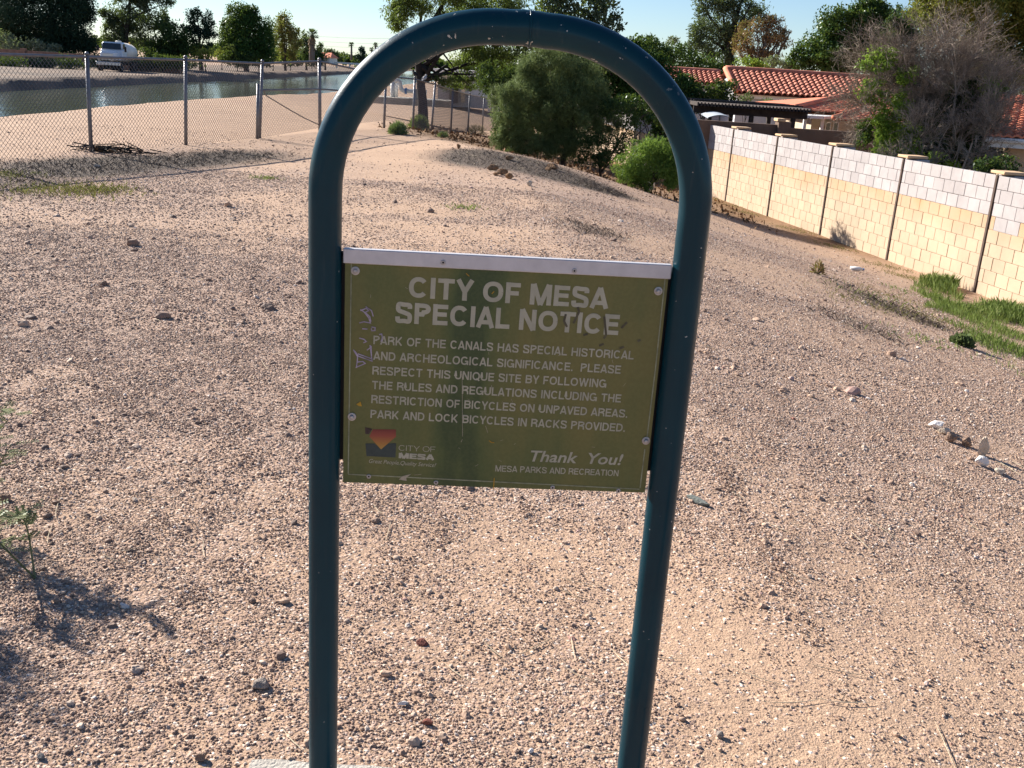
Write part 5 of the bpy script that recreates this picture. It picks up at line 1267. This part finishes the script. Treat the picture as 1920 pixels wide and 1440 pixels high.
patch('sprout_grass', 'tiny green sprouts in the gravel behind the sign', [(870, 390, .12), (500, 335, .1), (1690, 545, .25), (1650, 560, .3), (1740, 640, .2)], 90, .05, 'l_grass', .004, 1.4, 104)
tuft('broad leafy green weed at the edge of the grass patch', 1803, 632, 32, 17, float(gnd(1803, 648)[1]), 105, leaf='l_feather', cat='weed', name='leafy_weed', n=700, group=None, asp=.5, ln=.05)
tuft('thin dry brown seedling standing alone before the wall', 1533, 490, 20, 22, float(gnd(1533, 514)[1]), 106, leaf='l_brown', cat='weed', name='dry_weed', n=220, group=None, asp=.3, ln=.05)
# dead grass standing in the dark mats
n = 16000; k_ = rng.randint(0, len(DEAD), n); dd_ = np.array(DEAD)[k_]
x = dd_[:, 0] + rng.normal(size=n) * dd_[:, 2] * .75; y = dd_[:, 1] + rng.normal(size=n) * dd_[:, 3] * .75; _, de, _ = _ground_fields(x, y); ok = rng.rand(n) < de; x, y = x[ok], y[ok]
M['deadgrass'] = MAT('dead_grass', (.20, .16, .125), .95, .3, 5, isl=.6)
o = build('dead_grass', [blades(rng, x, y, .045 * rng.uniform(.3, 1.3, len(x)), 1.8, .0035)], M['deadgrass'], loc=(0, 14, 0)); tag(o, 'dark mat of dead grass on the mound and by the fence', 'grass', kind='stuff')
# leaf litter, straw
n = 9000; x = rng.uniform(-5, 5, n); y = rng.uniform(17, 40, n); _, _, li = _ground_fields(x, y); ok = rng.rand(n) < li * .9; x, y = x[ok], y[ok]
pz = np.stack([x, y, zg(x, y) + .015], -1); o = build('leaf_litter', [leafq(rng, pz, .09, .5, -.2)], M['litter'], loc=(0, 26, 0)); tag(o, 'fallen brown leaves under the trees behind the mound', 'leaf litter', kind='stuff')
n = 5200; y = rng.uniform(1.9, 19, n); x = rng.uniform(-.58, .58, n) * y; _, de, _ = _ground_fields(x, y)
ok = rng.rand(n) < np.clip(de * 1.2 + .035, 0, 1); x, y = x[ok], y[ok]; a = rng.uniform(0, 2 * pi, len(x)); l = rng.uniform(.02, .11, len(x)) * (.5 + y / 22)
A1 = np.stack([x, y, zg(x, y) + .006], -1); x2, y2 = x + np.cos(a) * l, y + np.sin(a) * l; B1 = np.stack([x2, y2, zg(x2, y2) + .006 + rng.uniform(0, .02, len(x))], -1)
k9 = 90; ys9 = rng.uniform(1.95, 6.5, k9); xs9 = rng.uniform(-.55, .55, k9) * ys9; a9 = rng.normal(size=k9) * .5 - .7; l9 = rng.uniform(.03, .10, k9)
S9 = []
for q in range(k9):
    t9 = np.linspace(-1, 1, 5); px9 = xs9[q] + np.cos(a9[q]) * l9[q] * t9; py9 = ys9[q] + np.sin(a9[q]) * l9[q] * t9 + .012 * t9 ** 2
    S9.append(tube(np.stack([px9, py9, zg(px9, py9) + .006], -1), np.array([.0006, .0011, .0013, .001, .0005]), 5))
o = build('straw', S9 + [segs(A1, B1, .0014 * (.6 + y / 9), .0006 * (.6 + y / 9), 3)], M['straw'], loc=(0, 10, 0)); tag(o, 'scattered dry straw and twigs on the gravel', 'straw', kind='stuff')
# seedling in the left foreground
sb = gnd(66, 1085)
sd = thing('desert_seedling', 'spindly green seedling with feathery leaves at the left edge', 'plant', sb)
rng = np.random.RandomState(111); st_, lv = [], []
tipsw = [sb + np.array([-.10, .06, .17]), sb + np.array([-.16, .0, .25])]
base2 = np.array([sb[0] - .52, sb[1] + .22, zat(sb[0] - .52, sb[1] + .22)])
for i in range(17):
    a = rng.uniform(0, 2 * pi); tipsw.append(base2 + np.array([cos(a) * .35, sin(a) * .3, rng.uniform(.22, .46)]))
for i, t in enumerate(tipsw):
    s = sb if i < 2 else base2; mid = (s + t) / 2 + rng.normal(size=3) * .02 + [0, 0, .03]
    pl = np.array(crm([s, mid, t], 8)); st_.append(tube(pl, np.linspace(.0035, .0012, len(pl)), 5))
    for p in pl[5:]:
        for _ in range(2):
            d = rng.normal(size=3); d[2] = abs(d[2]) * .3; d /= np.linalg.norm(d); L_ = rng.uniform(.04, .08)
            st_.append(segs([p], [p + d * L_], .0009, .0006))
            sd_ = np.cross(d, UP); sd_ /= np.linalg.norm(sd_)
            for k in np.linspace(.2, 1, 8):
                q = p + d * L_ * k
                for sg in (-1, 1):
                    e = q + sd_ * sg * .017 + d * .004; w_ = d * .0032
                    lv.append((np.array([q, (q + e) / 2 + w_, e, (q + e) / 2 - w_]), [np.array([[0, 1, 2, 3]])]))
build('stem', st_, M['l_seed'], sd); build('leaflets', lv, M['l_seed'], sd)

# ================================================================== STONES
def stone(u, v, wpx, hpx, col, label, seed, rot=0., tilt=0., name='stone', cat='stone', group=None, dpt=None, rough=.25):
    p = gnd(u, v + hpx * .45); k = p[1] / FPX / .955 * (np.linalg.norm(p - EYE) / np.hypot(p[0], p[1]))
    w_, h_ = wpx * k, hpx * k
    o = build(name, [rockp(p + [0, 0, h_ * .36], (w_, (dpt or w_ * .75), h_), seed, rough, rot, tilt, ICO3)], col, loc=p)
    return tag(o, label, cat, group)
c_cream = MAT('stone_cream', (.62, .52, .40), .95, .2, 30, .4, 160); c_white = MAT('stone_white', (.78, .72, .66), .9, .12, 30, .3, 160)
c_red = MAT('stone_red', (.24, .085, .06), .9, .25, 30, .3, 160); c_grey = MAT('stone_grey', (.20, .19, .18), .9, .2, 30, .3, 160)
c_slate = MAT('stone_slate', (.17, .185, .165), .85, .15, 30, .2, 160); c_brown = MAT('stone_brown', (.30, .20, .14), .95, .25, 30, .5, 120)
c_clod = MAT('dirt_clod', (.33, .20, .11), .98, .35, 20, .7, 60); c_taupe = MAT('stone_taupe', (.30, .25, .21), .95, .2, 30, .3, 160)
stone(1311, 938, 58, 15, c_slate, 'flat grey green slate stone right of the sign post', 1, -.75, .1, dpt=.03)
stone(755, 1318, 20, 8, c_white, 'flat white stone chip on the gravel between the posts', 2, .2, dpt=.012)
stone(995, 1407, 13, 9, c_white, 'small white stone chip near the bottom between the posts', 3, .4)
stone(792, 1203, 24, 11, c_red, 'dark red stone near the left post', 4, .2)
stone(803, 1353, 20, 12, c_red, 'rounded reddish pebble low between the posts', 5)
stone(488, 1280, 36, 19, c_taupe, 'smooth grey brown oval stone left of the left post', 6, .35)
stone(1350, 1376, 18, 12, c_taupe, 'pale round stone to the right of the right post base', 7)
stone(377, 1418, 22, 16, c_brown, 'brown stone by the concrete footing', 8, .3)
stone(78, 1417, 14, 12, c_grey, 'small blue grey pebble in the bottom left corner', 9)
stone(12, 931, 24, 16, c_brown, 'brown clod at the left edge of the picture', 10)
RC = 'rocks in the small cluster right of the sign'
stone(1755, 795, 38, 18, c_white, 'white flat rock at the upper end of the rock cluster', 11, .2, group=RC)
stone(1771, 806, 30, 18, c_cream, 'cream rock just below the white one in the cluster', 12, group=RC)
stone(1783, 818, 28, 22, c_brown, 'brown rock in the middle of the rock cluster', 13, group=RC)
stone(1812, 828, 24, 20, c_brown, 'small brown rock left of the upright one', 14, .5, group=RC)
stone(1841, 834, 22, 46, c_cream, 'tall upright cream rock in the cluster', 15, .2, .15, group=RC)
stone(1838, 863, 28, 21, c_white, 'blocky pale rock at the lower end of the cluster', 16, group=RC)
stone(1874, 882, 22, 15, c_cream, 'small pale rock apart from the cluster toward the right edge', 17, group=RC)
DC = 'dirt clods on the mound'
for i, (u, v, w_, h_, l) in enumerate([(924, 314, 20, 12, 'left clod of the brown clump on the mound'), (942, 322, 22, 13, 'middle clod of the brown clump on the mound'), (931, 325, 16, 9, 'low front clod of the brown clump on the mound'), (955, 330, 18, 12, 'right clod of the brown clump on the mound'), (1036, 311, 22, 12, 'brown clod standing apart right of the clump'), (955, 296, 16, 9, 'small dark clod upslope of the clump'), (860, 274, 10, 11, 'pale stub of dirt at the left of the mound crest'), (1028, 316, 14, 8, 'low clod beside the one right of the clump')]):
    stone(u, v, w_, h_, c_clod, l, 30 + i, i * .7, name='dirt_clod', cat='clod', group=DC, rough=.6)
stone(992, 343, 13, 11, c_cream, 'broken pale brick piece on the front of the mound', 41, .3, name='brick_piece', cat='brick')
stone(182, 311, 14, 7, c_grey, 'dark rock on the ground left of the fence post', 42)
stone(645 - 380, 281, 12, 6, c_brown, 'small brown rock by the debris at the fence', 43)
# cinder block
p = gnd(1212, 355); an = .35; AXC = np.array([[cos(an), -sin(an), 0], [sin(an), cos(an), 0], [0, 0, 1.]])
cbk = thing('cinder_block', 'grey white cinder block on the ground beside the bright green bush', 'block', p)
pc_ = p + [0, 0, .085]
build('shell', [bbox(pc_ + np.array([0, s * .078, 0]) @ AXC, (.34, .03, .17), .006, AXC) for s in (-1, 1)] + [bbox(pc_ + np.array([x, 0, 0]) @ AXC, (.03, .124, .168), .004, AXC) for x in (-.155, 0, .155)], c_white, cbk)
# litter bottle
p = gnd(1606, 508); bo = thing('litter_bottle', 'small pale plastic bottle lying before the wall', 'bottle', p)
dv = np.array([.97, -.2, 0]); build('bottle_body', [lathe([(.0, -.1), (.03, -.098), (.032, .04), (.014, .075), (.014, .09)], p + [0, 0, .034], dv, 14)], M['trim'], bo, smooth=True)
build('bottle_cap', [lathe([(.016, .088), (.016, .108), (0, .108)], p + [0, 0, .034], dv, 12)], M['pipe_blue'], bo)
# debris heap by the fence post
p = gnd(205, 286); db = thing('brush_debris', 'little heap of dead brush and bark at the foot of the fence post', 'debris', p)
rng = np.random.RandomState(120); a = rng.uniform(0, pi, 70); c0 = p + rng.normal(size=(70, 3)) * [.26, .12, .03] + [0, 0, .05]; dl = np.stack([np.cos(a), np.sin(a) * .5, rng.uniform(-.2, .3, 70)], -1) * rng.uniform(.08, .26, 70)[:, None]
build('twigs', [segs(c0 - dl, c0 + dl, .009, .005, 4)], M['bark_dark'], db); build('bark', [rockp(p + [rng.uniform(-.25, .1), rng.uniform(-.1, .1), .05], (.22, .14, .1), 130 + i, .5, rng.rand() * 3) for i in range(5)], c_clod, db)

# ================================================================== LOOSE GRAVEL
m, nt, b = _new('gravel_stone'); M['gravel'] = m
at = N(nt, 'ShaderNodeAttribute'); at.attribute_type = 'INSTANCER'; at.attribute_name = 'tint'
tc = N(nt, 'ShaderNodeTexCoord'); no = N(nt, 'ShaderNodeTexNoise', Scale=2.5, Detail=4.); L(nt, tc.outputs['Object'], no.inputs['Vector'])
c = ramp(nt, at.outputs['Fac'], [(0, (.14, .098, .08)), (.12, (.26, .172, .125)), (.3, (.38, .255, .18)), (.5, (.46, .315, .22)), (.66, (.55, .395, .28)), (.8, (.48, .37, .29)), (.9, (.66, .53, .41)), (.97, (.78, .70, .63)), (1, (.36, .15, .11))])
c = mixc(nt, math_(nt, 'MULTIPLY', no.outputs[0], .45), c, (.26, .17, .12))
L(nt, c, b.inputs['Base Color']); b.inputs['Roughness'].default_value = .8; b.inputs['Specular IOR Level'].default_value = .3
rng = np.random.RandomState(200)
def scatter(y0, y1, per_m2, r_med, sig, gexp=1., gmin=.10, rmax=.05):
    n = int((y1 ** 2 - y0 ** 2) * .60 * per_m2); y = np.sqrt(rng.uniform(y0 ** 2, y1 ** 2, n)); x = rng.uniform(-.60, .60, n) * (y + .15)
    g, d_, l_ = _ground_fields(x, y); clus = fbm(x * 5, y * 5, 71, 3)
    keep = rng.rand(n) < np.clip((gmin + g ** gexp * (.35 + 1.3 * clus)) * (1 - .85 * d_), 0, 1)
    x, y = x[keep], y[keep]; r = np.clip(r_med * np.exp(rng.normal(size=len(x)) * sig), 0, rmax)
    return x, y, r
sc_ = [scatter(1.75, 3.4, 30000, .0022, .38), scatter(3.4, 5.5, 16000, .0028, .36), scatter(5.5, 9, 7000, .0037, .36), scatter(9, 14, 2300, .0049, .35), scatter(14, 21, 200, .0075, .35),
       scatter(1.75, 5, 260, .0056, .35, 1, .10), scatter(1.75, 9, 24, .0095, .35, 1, .15, .022), scatter(5, 14, 4, .018, .4, 1, .15, .045)]
x = np.concatenate([s[0] for s in sc_]); y = np.concatenate([s[1] for s in sc_]); r = np.concatenate([s[2] for s in sc_])
f = ~((x > fx0 - .01) & (x < fx1 + .01) & (y < ft[1])); f &= (x < wall_x(y) - .1); x, y, r = x[f], y[f], r[f]
n = len(x)
me = bpy.data.meshes.new('gravel'); me.vertices.add(n)
me.vertices.foreach_set('co', np.stack([x, y, zg(x, y) + r * rng.uniform(-.25, .30, n)], -1).astype(np.float32).ravel())
def attr(nm, ty, arr, key):
    a_ = me.attributes.new(nm, ty, 'POINT'); a_.data.foreach_set(key, np.asarray(arr).astype(np.int32 if ty == 'INT' else np.float32).ravel())
attr('scl', 'FLOAT_VECTOR', np.stack([r * rng.uniform(.85, 1.35, n), r * rng.uniform(.75, 1.1, n), r * rng.uniform(.55, .9, n)], -1), 'vector')
attr('rot', 'FLOAT_VECTOR', np.stack([rng.normal(size=n) * .35, rng.normal(size=n) * .35, rng.uniform(0, 6.28, n)], -1), 'vector')
attr('tint', 'FLOAT', rng.rand(n) ** (1 + .75 * sstep(.6, -1.2, x)), 'value'); attr('pick', 'INT', rng.randint(0, 6, n), 'value')
go = bpy.data.objects.new('gravel', me); COL.objects.link(go); tag(go, 'loose brown and mauve gravel scattered over the tan dirt', 'gravel', kind='stuff')
ng = bpy.data.node_groups.new('gravel_scatter', 'GeometryNodeTree'); ng.interface.new_socket('Geometry', in_out='INPUT', socket_type='NodeSocketGeometry'); ng.interface.new_socket('Geometry', in_out='OUTPUT', socket_type='NodeSocketGeometry')
gi, go_ = ng.nodes.new('NodeGroupInput'), ng.nodes.new('NodeGroupOutput')
jn = ng.nodes.new('GeometryNodeGeometryToInstance')
for i in range(6):
    ic = ng.nodes.new('GeometryNodeMeshIcoSphere'); ic.inputs['Radius'].default_value = 1.; ic.inputs['Subdivisions'].default_value = 3 if i < 3 else 2
    ps = ng.nodes.new('GeometryNodeInputPosition'); nn = ng.nodes.new('ShaderNodeTexNoise'); nn.noise_dimensions = '4D'; nn.inputs['W'].default_value = 3.7 * i; nn.inputs['Scale'].default_value = 1.1; nn.inputs['Detail'].default_value = 2
    ng.links.new(ps.outputs[0], nn.inputs['Vector'])
    mu = ng.nodes.new('ShaderNodeMath'); mu.operation = 'MULTIPLY_ADD'; ng.links.new(nn.outputs[0], mu.inputs[0]); mu.inputs[1].default_value = 1.3; mu.inputs[2].default_value = .35
    vm = ng.nodes.new('ShaderNodeVectorMath'); vm.operation = 'SCALE'; ng.links.new(ps.outputs[0], vm.inputs[0]); ng.links.new(mu.outputs[0], vm.inputs['Scale'])
    st = ng.nodes.new('GeometryNodeSetPosition'); ng.links.new(ic.outputs[0], st.inputs['Geometry']); ng.links.new(vm.outputs[0], st.inputs['Position'])
    sm_ = ng.nodes.new('GeometryNodeSetMaterial'); sm_.inputs['Material'].default_value = M['gravel']; ng.links.new(st.outputs[0], sm_.inputs[0]); ng.links.new(sm_.outputs[0], jn.inputs[0])
mp_ = ng.nodes.new('GeometryNodeMeshToPoints'); ng.links.new(gi.outputs[0], mp_.inputs[0])
ip = ng.nodes.new('GeometryNodeInstanceOnPoints'); ng.links.new(mp_.outputs[0], ip.inputs['Points']); ng.links.new(jn.outputs[0], ip.inputs['Instance']); ip.inputs['Pick Instance'].default_value = True
def named(nm, ty, sock):
    a_ = ng.nodes.new('GeometryNodeInputNamedAttribute'); a_.data_type = ty; a_.inputs['Name'].default_value = nm; ng.links.new(a_.outputs[0], sock)
named('pick', 'INT', ip.inputs['Instance Index']); named('rot', 'FLOAT_VECTOR', ip.inputs['Rotation']); named('scl', 'FLOAT_VECTOR', ip.inputs['Scale'])
ng.links.new(ip.outputs[0], go_.inputs[0])
md = go.modifiers.new('scatter', 'NODES'); md.node_group = ng
me.materials.append(M['gravel'])
print('gravel', n)
